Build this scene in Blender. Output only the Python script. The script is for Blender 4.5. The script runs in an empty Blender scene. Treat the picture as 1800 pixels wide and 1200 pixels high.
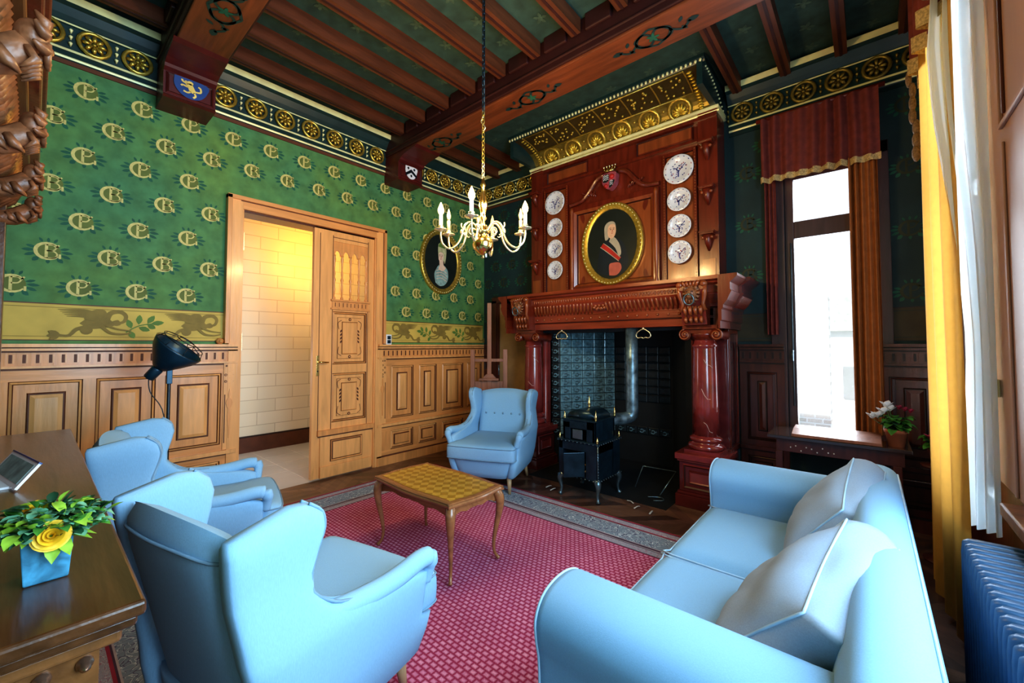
import bpy, bmesh, math, random
from mathutils import Vector, Matrix
random.seed(7)
PI=math.pi
sc=bpy.context.scene
COL=sc.collection
sin,cos=math.sin,math.cos

# ------------------------------------------------------------------ materials
def _nt(name):
    m=bpy.data.materials.new(name); m.use_nodes=True
    nt=m.node_tree; b=nt.nodes['Principled BSDF']
    return m,nt,b
def _ramp(nt,stops):
    r=nt.nodes.new('ShaderNodeValToRGB')
    el=r.color_ramp.elements
    el[0].position=stops[0][0]; el[0].color=(*stops[0][1],1)
    el[1].position=stops[-1][0]; el[1].color=(*stops[-1][1],1)
    for p,c in stops[1:-1]:
        e=el.new(p); e.color=(*c,1)
    return r
def mul(c,k): return tuple(min(1,max(0,v*k)) for v in c)
def M(name,col,rough=.5,metal=0,var=.18,scale=8,stretch=(1,1,1),bump=0,bscale=None,detail=3,spec=.5,emit=0,ecol=None,coat=0,trans=0,distort=0):
    m,nt,b=_nt(name)
    b.inputs['Roughness'].default_value=rough
    b.inputs['Metallic'].default_value=metal
    b.inputs['Specular IOR Level'].default_value=spec
    b.inputs['Coat Weight'].default_value=coat
    if coat: b.inputs['Coat Roughness'].default_value=.15
    tc=nt.nodes.new('ShaderNodeTexCoord'); mp=nt.nodes.new('ShaderNodeMapping')
    mp.inputs['Scale'].default_value=stretch
    nt.links.new(tc.outputs['Object'],mp.inputs['Vector'])
    n=nt.nodes.new('ShaderNodeTexNoise'); n.inputs['Scale'].default_value=scale
    n.inputs['Detail'].default_value=detail; n.inputs['Distortion'].default_value=distort
    nt.links.new(mp.outputs[0],n.inputs['Vector'])
    r=_ramp(nt,[(.3,mul(col,1-var)),(.7,mul(col,1+var))])
    nt.links.new(n.outputs['Fac'],r.inputs[0]); nt.links.new(r.outputs[0],b.inputs['Base Color'])
    if bump:
        n2=nt.nodes.new('ShaderNodeTexNoise'); n2.inputs['Scale'].default_value=bscale or scale*4
        nt.links.new(mp.outputs[0],n2.inputs['Vector'])
        bp=nt.nodes.new('ShaderNodeBump'); bp.inputs['Strength'].default_value=bump; bp.inputs['Distance'].default_value=.01
        nt.links.new(n2.outputs['Fac'],bp.inputs['Height']); nt.links.new(bp.outputs[0],b.inputs['Normal'])
    if emit:
        b.inputs['Emission Color'].default_value=(*(ecol or col),1); b.inputs['Emission Strength'].default_value=emit
    if trans: b.inputs['Transmission Weight'].default_value=trans
    return m
def wood(name,col,rough=.35,var=.25,axis='z',coat=.25,scale=6):
    s={'x':(.12,1,1),'y':(1,.12,1),'z':(1,1,.12)}[axis]
    return M(name,col,rough,var=var,scale=scale*3,stretch=s,bump=.12,bscale=60,detail=5,coat=coat,distort=.6)

MT={}
MT['oak']=wood('oak_panelling',(.70,.30,.095),.38,.17)
MT['oak_y']=wood('oak_horizontal',(.70,.30,.095),.38,.17,'y')
MT['oak_lt']=wood('oak_light',(.80,.38,.13),.38,.14)
MT['oak_groove']=M('oak_groove',(.12,.035,.012),.6)
MT['oak_dk']=wood('dark_wood_and_shaded_oak',(.075,.018,.012),.35,.3)  # dark wood; on the back wainscot, shade put into the oak colour
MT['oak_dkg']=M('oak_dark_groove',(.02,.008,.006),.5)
MT['mah']=wood('mahogany',(.15,.020,.008),.3,.3,'z',.4)
MT['mah_x']=wood('mahogany_beam',(.21,.030,.010),.3,.3,'x',.4)
MT['mah_lt']=wood('mahogany_panel',(.27,.065,.018),.3,.28,'z',.4)
MT['mah_dk']=M('mahogany_shadow',(.045,.008,.006),.45)
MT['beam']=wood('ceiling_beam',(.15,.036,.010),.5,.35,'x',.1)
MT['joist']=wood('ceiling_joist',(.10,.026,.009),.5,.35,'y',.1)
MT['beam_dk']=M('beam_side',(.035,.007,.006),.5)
MT['gold']=M('gilding',(.62,.42,.08),.32,.75,var=.3,scale=30)
MT['gold_line']=M('gilt_line',(.95,.84,.42),.35,.1,var=.15)
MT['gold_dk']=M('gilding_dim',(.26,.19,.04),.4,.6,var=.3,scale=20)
MT['coffer']=M('dark_coffer',(.07,.045,.012),.5,.3)
MT['teal']=M('cornice_green',(.012,.035,.035),.35)
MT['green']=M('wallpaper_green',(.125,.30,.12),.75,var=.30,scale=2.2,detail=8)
MT['green_shaded']=M('wallpaper_green_shaded',(.012,.036,.040),.75,var=.30,scale=2.2,detail=8)  # same paper as the left wall, with shade put into its colour
MT['motif']=M('monogram_gold',(.62,.52,.17),.6,var=.15,scale=40)
MT['motif_bg']=M('monogram_ground',(.13,.16,.03),.7)
MT['leafdk']=M('wallpaper_leaf',(.012,.10,.055),.7)
MT['mustard']=M('frieze_mustard',(.60,.42,.09),.7,var=.12,scale=5)
MT['griffin']=M('frieze_griffin',(.25,.17,.035),.7,var=.15,scale=12)
MT['sprig']=M('frieze_leaf',(.11,.20,.035),.7)
MT['motif_shaded']=M('monogram_shaded',(.035,.04,.018),.7)  # monogram gold darkened, shade painted into the pattern
MT['must_shaded']=M('frieze_shaded',(.045,.035,.016),.7)  # mustard band darkened, shade painted into its colour
MT['ceilgreen']=M('ceiling_green',(.022,.055,.045),.8,var=.3,scale=10,detail=6)
MT['ceilmotif']=M('ceiling_motif',(.045,.085,.06),.8,var=.3,scale=30)
MT['shell']=M('gilt_shell',(.80,.55,.08),.3,.6,var=.2,scale=30)
MT['marble']=M('red_marble',(.22,.032,.028),.14,var=.35,scale=3,detail=8,coat=.6,distort=1.5)
MT['corbel']=M('corbel_dark_red',(.085,.010,.009),.4,var=.25,scale=8)
MT['vein']=M('marble_vein',(.75,.5,.42),.3)
MT['marble_dk']=M('dark_red_marble',(.10,.012,.011),.15,var=.35,scale=3,coat=.6)
MT['iron']=M('black_iron',(.016,.040,.062),.28,.6,var=.3,scale=12,bump=.1)
MT['iron_lt']=M('worn_iron_edge',(.15,.22,.26),.3,.8)
MT['pipe']=M('galvanised_pipe',(.16,.24,.29),.38,.7,var=.6,scale=14,bump=.1)
MT['flat_black']=M('flat_black_fill',(.006,.009,.012),.7)  # plain black for the firebox, recesses and black details
MT['tile']=M('embossed_tile',(.17,.31,.37),.22,.2,var=.4,scale=30,coat=.5)
MT['tile_dk']=M('dark_embossed_tile',(.010,.018,.024),.4,var=.4,scale=30)  # darker copy of the embossed tile
MT['brass']=M('polished_brass',(.85,.62,.22),.18,1,var=.08)
MT['brass_lt']=M('bright_brass',(.9,.8,.5),.25,.8,var=.05)
MT['fabric']=M('pale_blue_fabric',(.28,.49,.69),.85,var=.05,scale=300,stretch=(1,1,.2),bump=.06,bscale=400,spec=.15)
MT['sofafab']=M('sofa_fabric',(.23,.42,.62),.85,var=.05,scale=300,bump=.06,bscale=400,spec=.15)
MT['piping']=M('piping_blue',(.20,.33,.45),.8)
MT['sofapipe']=M('sofa_piping',(.36,.52,.66),.8)
MT['cush']=M('cushion_fabric',(.28,.36,.46),.85,var=.06,scale=250,bump=.8,bscale=6,spec=.15)
MT['leg']=wood('birch_leg',(.52,.33,.17),.4,.15)
MT['tbl']=wood('table_cherry',(.30,.12,.045),.25,.25,'x',.5)
MT['walnut']=wood('sideboard_walnut',(.085,.032,.010),.3,.4,'x',.35)
MT['walnut_lt']=wood('carved_walnut',(.19,.075,.022),.35,.35,'x',.35)
MT['carved']=M('carved_wood',(.22,.085,.035),.4,var=.4,scale=25,bump=.5,bscale=30)
MT['nail']=M('nail_head',(.35,.2,.13),.25,.8)
MT['white']=M('white_paint',(.8,.8,.8),.5,var=.03)
MT['black']=M('black_metal_paint',(.010,.016,.022),.3,.3)
MT['lampblue']=M('lamp_shade_paint',(.012,.045,.075),.35,.4)
MT['easel']=wood('easel_wood',(.27,.10,.05),.45,.3)
MT['tan']=M('tan_canvas',(.42,.29,.15),.8,var=.15,scale=5,detail=6)
MT['ycurt']=M('yellow_curtain',(.48,.24,.03),.7,var=.1,scale=20)
MT['ocurt']=M('orange_curtain',(.33,.11,.025),.75,var=.12,scale=20)
MT['redval']=M('red_valance',(.17,.03,.022),.8,var=.2,scale=20)
MT['fringe_dk']=M('dim_fringe',(.22,.14,.08),.7,var=.4,scale=80,bump=.6,bscale=120)
MT['fringe']=M('gold_fringe',(.5,.36,.16),.7,var=.4,scale=80,bump=.6,bscale=120)
MT['framewood']=M('window_pillar_wood',(.36,.20,.145),.45,var=.16,scale=3,stretch=(1,1,.25),detail=7)
MT['frame_dk']=wood('window_frame_dark',(.07,.035,.04),.35,.2)
MT['polish']=M('polished_dark_top',(.05,.03,.03),.12,var=.2,scale=6,coat=1)
MT['polmarble']=M('polished_red_stone',(.13,.022,.022),.10,var=.35,scale=3,detail=8,coat=1,distort=1.5)
MT['rad']=M('radiator_blue',(.03,.085,.17),.4,.2)
MT['hallw']=None
MT['hallbase']=M('hall_baseboard',(.10,.032,.016),.4)
MT['halltile']=M('hall_tile',(.36,.37,.38),.4,var=.1,scale=2)
MT['terra']=M('terracotta',(.50,.16,.07),.7)
MT['leafg']=M('leaf_green',(.06,.22,.03),.5,var=.4,scale=30)
MT['leaflt']=M('leaf_lime',(.30,.50,.05),.45,var=.3,scale=30)
MT['leafbl']=M('leaf_bluegreen',(.16,.40,.24),.5,var=.3,scale=30)
MT['leafdkg']=M('leaf_dark',(.01,.06,.025),.5,var=.4,scale=30)
MT['rose']=M('yellow_petal',(.80,.47,.02),.55,var=.15,scale=30)
MT['wflower']=M('white_petal',(.8,.8,.8),.6,var=.04)
MT['pflower']=M('dark_pink_petal',(.28,.02,.05),.6)
MT['vase']=M('blue_marbled_pot',(.05,.21,.33),.35,var=.6,scale=22,detail=8,distort=1)
MT['china']=M('white_china',(.78,.78,.82),.12,var=.03,coat=.5)
MT['cblue']=M('china_blue',(.06,.07,.26),.2)
MT['cred']=M('china_red',(.35,.08,.10),.2)
MT['skin']=M('painted_skin',(.70,.42,.26),.6,var=.1,scale=30)
MT['hairp']=M('painted_powdered_hair',(.48,.47,.26),.6,var=.3,scale=30)
MT['skin2']=M('painted_pale_skin',(.78,.56,.42),.6,var=.08,scale=30)
MT['canvas_dk']=M('painted_background',(.010,.016,.014),.4)
MT['coat']=M('painted_coat',(.008,.016,.026),.4)
MT['sashr']=M('painted_sash',(.45,.02,.015),.5)
MT['hairg']=M('painted_grey_hair',(.42,.36,.26),.6)
MT['dress']=M('painted_dress',(.25,.38,.36),.5,var=.4,scale=20)
MT['feat']=M('painted_features',(.12,.05,.03),.6)
MT['feat2']=M('painted_rose',(.5,.12,.08),.6)
MT['shieldblue']=M('shield_blue',(.02,.06,.22),.35)
MT['yel']=M('shield_gold',(.85,.60,.16),.4)
MT['stone']=M('stone_grey',(.5,.5,.48),.8)

def paper():
    m,nt,b=_nt('wallpaper_green'); b.inputs['Roughness'].default_value=.75
    tc=nt.nodes.new('ShaderNodeTexCoord')
    n=nt.nodes.new('ShaderNodeTexNoise'); n.inputs['Scale'].default_value=1.1; n.inputs['Detail'].default_value=6
    r=_ramp(nt,[(.30,(.055,.20,.095)),(.5,(.095,.235,.075)),(.70,(.15,.27,.055))])
    n2=nt.nodes.new('ShaderNodeTexNoise'); n2.inputs['Scale'].default_value=9; n2.inputs['Detail'].default_value=10
    r2=_ramp(nt,[(.3,(.72,.72,.72)),(.7,(1.15,1.15,1.15))])
    mx=nt.nodes.new('ShaderNodeMixRGB'); mx.blend_type='MULTIPLY'; mx.inputs[0].default_value=1
    nt.links.new(tc.outputs['Object'],n.inputs[0]); nt.links.new(tc.outputs['Object'],n2.inputs[0])
    nt.links.new(n.outputs[0],r.inputs[0]); nt.links.new(n2.outputs[0],r2.inputs[0]); nt.links.new(r.outputs[0],mx.inputs[1]); nt.links.new(r2.outputs[0],mx.inputs[2]); nt.links.new(mx.outputs[0],b.inputs['Base Color'])
    return m
MT['green']=paper()
def emis(name,col,s):
    m,nt,b=_nt(name)
    b.inputs['Base Color'].default_value=(*col,1)
    b.inputs['Emission Color'].default_value=(*col,1); b.inputs['Emission Strength'].default_value=s
    n=nt.nodes.new('ShaderNodeTexNoise'); n.inputs['Scale'].default_value=5
    return m
MT['flame']=emis('lit_bulb',(1,.60,.20),9)
MT['candle']=emis('candle_sleeve',(1,.93,.75),1.2)  # sleeve emits by itself, imitating the glow of the lit bulb
MT['candle_off']=M('unlit_candle',(.42,.36,.20),.5)

def brick_mat(name,c1,c2,mortar,sx,sz,bw,bh,ms,axis,rough=.5,off=.5):
    """brick pattern on a vertical wall: axis = horizontal world axis"""
    m,nt,b=_nt(name); b.inputs['Roughness'].default_value=rough
    tc=nt.nodes.new('ShaderNodeTexCoord'); sp=nt.nodes.new('ShaderNodeSeparateXYZ'); cb=nt.nodes.new('ShaderNodeCombineXYZ')
    nt.links.new(tc.outputs['Object'],sp.inputs[0])
    nt.links.new(sp.outputs[axis],cb.inputs[0]); nt.links.new(sp.outputs[2 if axis!=2 else 1],cb.inputs[1])
    br=nt.nodes.new('ShaderNodeTexBrick'); br.inputs['Scale'].default_value=1
    br.inputs['Brick Width'].default_value=bw; br.inputs['Row Height'].default_value=bh
    br.inputs['Mortar Size'].default_value=ms; br.offset=off
    br.inputs['Color1'].default_value=(*c1,1); br.inputs['Color2'].default_value=(*c2,1); br.inputs['Mortar'].default_value=(*mortar,1)
    nt.links.new(cb.outputs[0],br.inputs['Vector']); nt.links.new(br.outputs['Color'],b.inputs['Base Color'])
    return m
MT['hallw']=brick_mat('hall_blockwork',(.72,.64,.50),(.67,.60,.46),(.50,.42,.31),1,1,.46,.175,.005,1)
MT['extbrick']=brick_mat('outside_brick',(.75,.70,.66),(.62,.56,.52),(.85,.85,.85),1,1,.22,.08,.012,0)

def rug_field():
    m,nt,b=_nt('rug_field'); b.inputs['Roughness'].default_value=.95; b.inputs['Specular IOR Level'].default_value=.1
    tc=nt.nodes.new('ShaderNodeTexCoord')
    br=nt.nodes.new('ShaderNodeTexBrick'); br.inputs['Scale'].default_value=1
    br.inputs['Brick Width'].default_value=.037; br.inputs['Row Height'].default_value=.029
    br.inputs['Mortar Size'].default_value=.0115; br.inputs['Mortar Smooth'].default_value=1.0; br.offset=.5
    br.inputs['Color1'].default_value=(.80,.38,.52,1); br.inputs['Color2'].default_value=(.68,.27,.41,1); br.inputs['Mortar'].default_value=(.36,.03,.09,1)
    n=nt.nodes.new('ShaderNodeTexNoise'); n.inputs['Scale'].default_value=1.7; n.inputs['Detail'].default_value=4
    n3=nt.nodes.new('ShaderNodeTexNoise'); n3.inputs['Scale'].default_value=160
    mx=nt.nodes.new('ShaderNodeMixRGB'); mx.blend_type='MULTIPLY'; mx.inputs[0].default_value=.6
    r=_ramp(nt,[(.3,(.75,.65,.75)),(.7,(1.15,1.0,1.1))])
    mx2=nt.nodes.new('ShaderNodeMixRGB'); mx2.blend_type='MULTIPLY'; mx2.inputs[0].default_value=.45
    r2=_ramp(nt,[(.35,(.45,.45,.45)),(.65,(1,1,1))])
    nt.links.new(tc.outputs['Object'],br.inputs['Vector']); nt.links.new(tc.outputs['Object'],n.inputs['Vector']); nt.links.new(tc.outputs['Object'],n3.inputs['Vector'])
    nt.links.new(n.outputs['Fac'],r.inputs[0]); nt.links.new(br.outputs['Color'],mx.inputs[1]); nt.links.new(r.outputs[0],mx.inputs[2])
    nt.links.new(n3.outputs['Fac'],r2.inputs[0]); nt.links.new(mx.outputs[0],mx2.inputs[1]); nt.links.new(r2.outputs[0],mx2.inputs[2])
    nt.links.new(mx2.outputs[0],b.inputs['Base Color'])
    return m
def rug_band(name,c1,c2,c3,scale):
    m,nt,b=_nt(name); b.inputs['Roughness'].default_value=.95; b.inputs['Specular IOR Level'].default_value=.1
    tc=nt.nodes.new('ShaderNodeTexCoord')
    n=nt.nodes.new('ShaderNodeTexNoise'); n.inputs['Scale'].default_value=scale; n.inputs['Detail'].default_value=.6; n.inputs['Distortion'].default_value=3.0
    r=_ramp(nt,[(.40,c1),(.46,c2),(.50,c1),(.55,c3),(.60,c1)])
    r.color_ramp.interpolation='CONSTANT'
    nt.links.new(tc.outputs['Object'],n.inputs['Vector']); nt.links.new(n.outputs['Fac'],r.inputs[0]); nt.links.new(r.outputs[0],b.inputs['Base Color'])
    return m
MT['rugf']=rug_field()
MT['rug1']=rug_band('rug_guard_band',(.30,.31,.37),(.56,.52,.55),(.32,.15,.22),30)
MT['rug2']=rug_band('rug_main_band',(.20,.26,.33),(.56,.62,.66),(.11,.10,.17),13)
MT['rugr']=M('rug_red_edge',(.30,.04,.07),.95,spec=.1)
MT['rugd']=M('rug_dark_line',(.08,.05,.08),.95,spec=.1)
MT['rugp']=M('rug_pale_line',(.42,.36,.38),.95,spec=.1)

def floor_mats():
    out=[]
    for i,c in enumerate([(.10,.048,.03),(.16,.082,.05),(.055,.026,.018),(.125,.06,.042)]):
        out.append(wood('parquet_%s'%'abcd'[i],c,.35,.35,'x' if i%2 else 'y',.3,4))
    return out

# ------------------------------------------------------------------ mesh builder
class MB:
    def __init__(s): s.v=[]; s.f=[]; s.m=[]; s.s=[]; s.mats=[]
    def mi(s,m):
        m=MT[m] if isinstance(m,str) else m
        if m not in s.mats: s.mats.append(m)
        return s.mats.index(m)
    def add(s,vs,fs,m,smooth=False):
        k=len(s.v); s.v+= [tuple(v) for v in vs]; i=s.mi(m)
        for f in fs: s.f.append(tuple(a+k for a in f)); s.m.append(i); s.s.append(smooth)
    def poly(s,vs,m): s.add(vs,[tuple(range(len(vs)))],m)
    def box(s,x0,y0,z0,x1,y1,z1,m,skip=()):
        vs=[(x0,y0,z0),(x1,y0,z0),(x1,y1,z0),(x0,y1,z0),(x0,y0,z1),(x1,y0,z1),(x1,y1,z1),(x0,y1,z1)]
        s.add(vs,[(0,3,2,1),(4,5,6,7),(0,1,5,4),(1,2,6,5),(2,3,7,6),(3,0,4,7)],m)
    def fbox(s,f,u0,v0,d0,u1,v1,d1,m):
        vs=[f(u0,v0,d0),f(u1,v0,d0),f(u1,v1,d0),f(u0,v1,d0),f(u0,v0,d1),f(u1,v0,d1),f(u1,v1,d1),f(u0,v1,d1)]
        s.add(vs,[(0,3,2,1),(4,5,6,7),(0,1,5,4),(1,2,6,5),(2,3,7,6),(3,0,4,7)],m)
    def grid(s,fn,nu,nv,m,cu=False,cv=False,smooth=True):
        vs=[fn(i/(nu if cu else nu-1),j/(nv if cv else nv-1)) for i in range(nu) for j in range(nv)]
        fs=[]
        for i in range(nu if cu else nu-1):
            for j in range(nv if cv else nv-1):
                a=i*nv+j; b=((i+1)%nu)*nv+j; c=((i+1)%nu)*nv+(j+1)%nv; d=i*nv+(j+1)%nv
                fs.append((a,b,c,d))
        s.add(vs,fs,m,smooth)
    def loft(s,rings,m,smooth=True,cap=True):
        n=len(rings[0]); vs=[p for r in rings for p in r]; fs=[]
        for i in range(len(rings)-1):
            for j in range(n):
                fs.append((i*n+j,i*n+(j+1)%n,(i+1)*n+(j+1)%n,(i+1)*n+j))
        if cap:
            fs.append(tuple(range(n))[::-1]); fs.append(tuple(range((len(rings)-1)*n,len(rings)*n)))
        s.add(vs,fs,m,smooth)
    def tube(s,pts,r,m,n=8,cap=True,flat=None):
        pts=[Vector(p) for p in pts]; k=len(pts); rings=[]
        up=Vector((0,0,1)); prev=None
        for i,p in enumerate(pts):
            t=(pts[min(i+1,k-1)]-pts[max(i-1,0)])
            if t.length<1e-9: t=Vector((0,0,1))
            t.normalize()
            if prev is None:
                a=up if abs(t.z)<.9 else Vector((1,0,0))
                x=t.cross(a).normalized()
            else:
                x=(prev-t*prev.dot(t))
                if x.length<1e-6: x=t.cross(up)
                x.normalize()
            prev=x; y=t.cross(x)
            rr=r[i] if isinstance(r,(list,tuple)) else r
            rings.append([p+x*rr*cos(2*PI*j/n)+y*rr*sin(2*PI*j/n)*(flat or 1) for j in range(n)])
        s.loft(rings,m,True,cap)
    def ring(s,pts,r,m,n=6):
        pts=[Vector(p) for p in pts]; k=len(pts); vs=[];fs=[]
        c=sum(pts,Vector())/k
        for i,p in enumerate(pts):
            t=(pts[(i+1)%k]-pts[i-1]).normalized(); x=(p-c); x=(x-t*x.dot(t)).normalized(); y=t.cross(x)
            vs+=[p+x*r*cos(2*PI*j/n)+y*r*sin(2*PI*j/n) for j in range(n)]
        for i in range(k):
            for j in range(n):
                fs.append((i*n+j,i*n+(j+1)%n,((i+1)%k)*n+(j+1)%n,((i+1)%k)*n+j))
        s.add(vs,fs,m,True)
    def lathe(s,c,prof,m,n=20,f=None,smooth=True,cap=True,sq=None):
        f=f or (lambda a,b,z:(c[0]+a,c[1]+b,c[2]+z))
        def rad(a):
            return 1
        rings=[[f(r*cos(2*PI*j/n),r*sin(2*PI*j/n),z) for j in range(n)] for r,z in prof]
        s.loft(rings,m,smooth,cap)
    def sphere(s,c,r,m,n=10,k=7):
        r=r if isinstance(r,(list,tuple)) else (r,r,r)
        rings=[]
        for i in range(k+1):
            a=-PI/2+PI*i/k; cc=max(cos(a),.02)
            rings.append([(c[0]+r[0]*cc*cos(2*PI*j/n),c[1]+r[1]*cc*sin(2*PI*j/n),c[2]+r[2]*sin(a)) for j in range(n)])
        s.loft(rings,m)
    def prism(s,pts,f,d0,d1,m):
        n=len(pts); vs=[f(u,v,d0) for u,v in pts]+[f(u,v,d1) for u,v in pts]
        fs=[tuple(range(n))[::-1],tuple(range(n,2*n))]+[(i,(i+1)%n,n+(i+1)%n,n+i) for i in range(n)]
        s.add(vs,fs,m)
    def nest(s,f,u0,v0,u1,v1,steps,ms):
        """stepped rectangle: steps=[(inset,depth)...]; closes with a flat centre"""
        rs=[]
        for ins,d in steps:
            rs.append([f(u0+ins,v0+ins,d),f(u1-ins,v0+ins,d),f(u1-ins,v1-ins,d),f(u0+ins,v1-ins,d)])
        for i in range(len(rs)-1):
            a,b=rs[i],rs[i+1]; m=ms[min(i,len(ms)-1)]
            for j in range(4):
                s.add([a[j],a[(j+1)%4],b[(j+1)%4],b[j]],[(0,1,2,3)],m)
        s.add(rs[-1],[(0,1,2,3)],ms[-1])
    def profile(s,prof,f,u0,u1,m,mats=None,closed=False):
        """extrude (d,z) profile along u"""
        for i in range(len(prof)-1):
            (d0,z0),(d1,z1)=prof[i],prof[i+1]
            s.add([f(u0,z0,d0),f(u1,z0,d0),f(u1,z1,d1),f(u0,z1,d1)],[(0,1,2,3)],(mats[i] if mats else m))
        s.add([f(u0,z,d) for d,z in prof],[tuple(range(len(prof)))],m)
        s.add([f(u1,z,d) for d,z in prof],[tuple(range(len(prof)))],m)
    def stroke(s,f,pts,w,d,m,smooth=True):
        pts=crom(pts,5) if smooth and len(pts)>2 else pts
        k=len(pts); L=[];R=[]
        for i,p in enumerate(pts):
            a=pts[max(i-1,0)]; b=pts[min(i+1,k-1)]
            dx,dy=b[0]-a[0],b[1]-a[1]; l=math.hypot(dx,dy) or 1
            ww=(w(i/(k-1)) if callable(w) else w)/2
            L.append((p[0]-dy/l*ww,p[1]+dx/l*ww)); R.append((p[0]+dy/l*ww,p[1]-dx/l*ww))
        vs=[f(u,v,d) for u,v in L]+[f(u,v,d) for u,v in R]
        s.add(vs,[(i,i+1,k+i+1,k+i) for i in range(k-1)],m)
    def blob(s,f,pts,d,m):
        pts=crom(pts+[pts[0]],4)[:-1]
        s.add([f(u,v,d) for u,v in pts],[tuple(range(len(pts)))],m)
    def leaf2(s,f,u,v,a,L,w,d,m):
        ca,sa=cos(a),sin(a); pts=[]
        for t,h in [(0,0),(.25,.7),(.5,1),(.8,.65),(1,0),(.8,-.65),(.5,-1),(.25,-.7)]:
            x=t*L; y=h*w/2; pts.append((u+x*ca-y*sa,v+x*sa+y*ca))
        s.add([f(a_,b_,d) for a_,b_ in pts],[tuple(range(len(pts)))],m)
    def ell(s,f,u,v,ru,rv,d,m,n=20):
        s.add([f(u+ru*cos(2*PI*i/n),v+rv*sin(2*PI*i/n),d) for i in range(n)],[tuple(range(n))],m)
    def build(s,name,parent=None,local=False,bevel=0,weld=False,seg=2,subsurf=0):
        me=bpy.data.meshes.new(name)
        off=Vector((0,0,0))
        if parent is not None and not local:
            off=world_loc(parent)
        elif parent is None and not local and getattr(s,'origin',None): off=Vector(s.origin)
        me.from_pydata([tuple(Vector(v)-off) for v in s.v],[],s.f)
        for m in s.mats: me.materials.append(m)
        me.polygons.foreach_set('material_index',s.m); me.polygons.foreach_set('use_smooth',s.s)
        bm=bmesh.new(); bm.from_mesh(me)
        if weld: bmesh.ops.remove_doubles(bm,verts=bm.verts,dist=1e-5)
        bmesh.ops.recalc_face_normals(bm,faces=bm.faces); bm.to_mesh(me); bm.free()
        o=bpy.data.objects.new(name,me); COL.objects.link(o)
        if parent is not None: o.parent=parent
        elif getattr(s,'origin',None): o.location=s.origin
        if bevel:
            b=o.modifiers.new('bevel','BEVEL'); b.width=bevel; b.segments=seg; b.limit_method='ANGLE'; b.angle_limit=.6
        if subsurf:
            b=o.modifiers.new('sub','SUBSURF'); b.levels=subsurf; b.render_levels=subsurf
        return o
def world_loc(o):
    l=Vector(o.location)
    while o.parent: o=o.parent; l+=Vector(o.location)
    return l
def crom(p,k):
    out=[]; n=len(p)
    for i in range(n-1):
        p0=p[max(i-1,0)];p1=p[i];p2=p[i+1];p3=p[min(i+2,n-1)]
        for j in range(k):
            t=j/k
            out.append(tuple(.5*((2*b)+(-a+c)*t+(2*a-5*b+4*c-d)*t*t+(-a+3*b-3*c+d)*t**3) for a,b,c,d in zip(p0,p1,p2,p3)))
    out.append(tuple(p[-1])); return out
def thing(name,label,cat,loc,rz=0,group=None):
    o=bpy.data.objects.new(name,None); o.empty_display_size=.1; COL.objects.link(o)
    o.location=loc; o.rotation_euler=(0,0,rz); o['label']=label; o['category']=cat
    if group: o['group']=group
    return o
def tag(o,label,cat,group=None):
    o['label']=label; o['category']=cat
    if group: o['group']=group
    return o
def struct(o,label=None,cat=None):
    o['kind']='structure'
    if label: o['label']=label
    if cat: o['category']=cat
    return o
def dup(root,loc,rz,label,group=None):
    r=root.copy(); COL.objects.link(r); r.location=loc; r.rotation_euler=(0,0,rz); r['label']=label
    if group: r['group']=group
    for ch in list(root.children):
        c=ch.copy(); COL.objects.link(c); c.parent=r
        for g in list(ch.children):
            d=g.copy(); COL.objects.link(d); d.parent=c
    return r
FL=lambda u,v,d:(d,u,v)          # left wall  (u=y)
FB=lambda u,v,d:(u,-d,v)         # back wall  (u=x)
W=5.0; CZ=4.06
# openings
DY0,DY1,DZ=-3.30,-1.89,2.75      # door in left wall
WX0,WX1,WZ0,WZ1=3.95,4.56,.62,3.05

# ------------------------------------------------------------------ wallpaper motif
def motif(mb,f,u,v,kind,s=1.0,flip=1):
    s*=1.12; g=lambda a,b,d:f(u+flip*a*s,v+b*s,d)
    D1,D2,D3=.0022,.0032,.0044
    for a,L,w_ in [(.42,.046,.018),(.08,.058,.021),(-.30,.052,.021),(-.80,.042,.026)]:
        mb.leaf2(g,.056*cos(a),.05*sin(a)-.004,a*.9-.12,L,w_,D1,'leafdk')
        mb.leaf2(g,-.056*cos(a),.05*sin(a)-.004,PI-a*.9+.12,L,w_,D1,'leafdk')
    for a in (-.55,.0,.55):
        mb.leaf2(g,.03*a*1.5,.056,PI/2-a*.9,.032,.015,D1,'leafdk')
    mb.leaf2(g,0,-.052,-PI/2,.03,.02,D1,'leafdk')
    mb.ell(g,0,0,.056,.052,D2,'motif_bg',16)
    arc=[(.055*cos(t),.052*sin(t)) for t in [ .62+ (2*PI-1.24)*i/14 for i in range(15)]]
    mb.stroke(g,arc,lambda t:.008+.010*sin(PI*t),D3,'motif',False)
    mb.stroke(g,[(.036,.026),(.048,.046)],.010,D3,'motif',False)
    mb.stroke(g,[(.052,-.044),(.052,-.014)],.011,D3,'motif',False)
    mb.stroke(g,[(-.008,-.046),(-.008,.044)],.014,D3,'motif',False)
    mb.stroke(g,[(-.008,.040),(.02,.042),(.034,.026),(.022,.006),(-.006,.002)],.008,D3,'motif')
    if kind=='B':
        mb.stroke(g,[(-.006,.002),(.026,.0),(.040,-.02),(.026,-.042),(-.006,-.044)],.008,D3,'motif')

def wallpaper(mb,f,u0,u1,skips,z0=1.76,z1=3.58,flip=1,ph=0.0):
    row=0; z=1.885
    while z<z1-.04:
        k=0; u=-4.68-.325+ph+(.16 if row%2 else 0)
        while u<u1+.02:
            if u>u0+.03 and u<u1-.03 and not any(a<u<b and c<z<d for a,b,c,d in skips):
                motif(mb,f,u,z,'P' if row%2==0 else 'B',flip=flip)
            u+=.325; k+=1
        z+=.2535; row+=1

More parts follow.
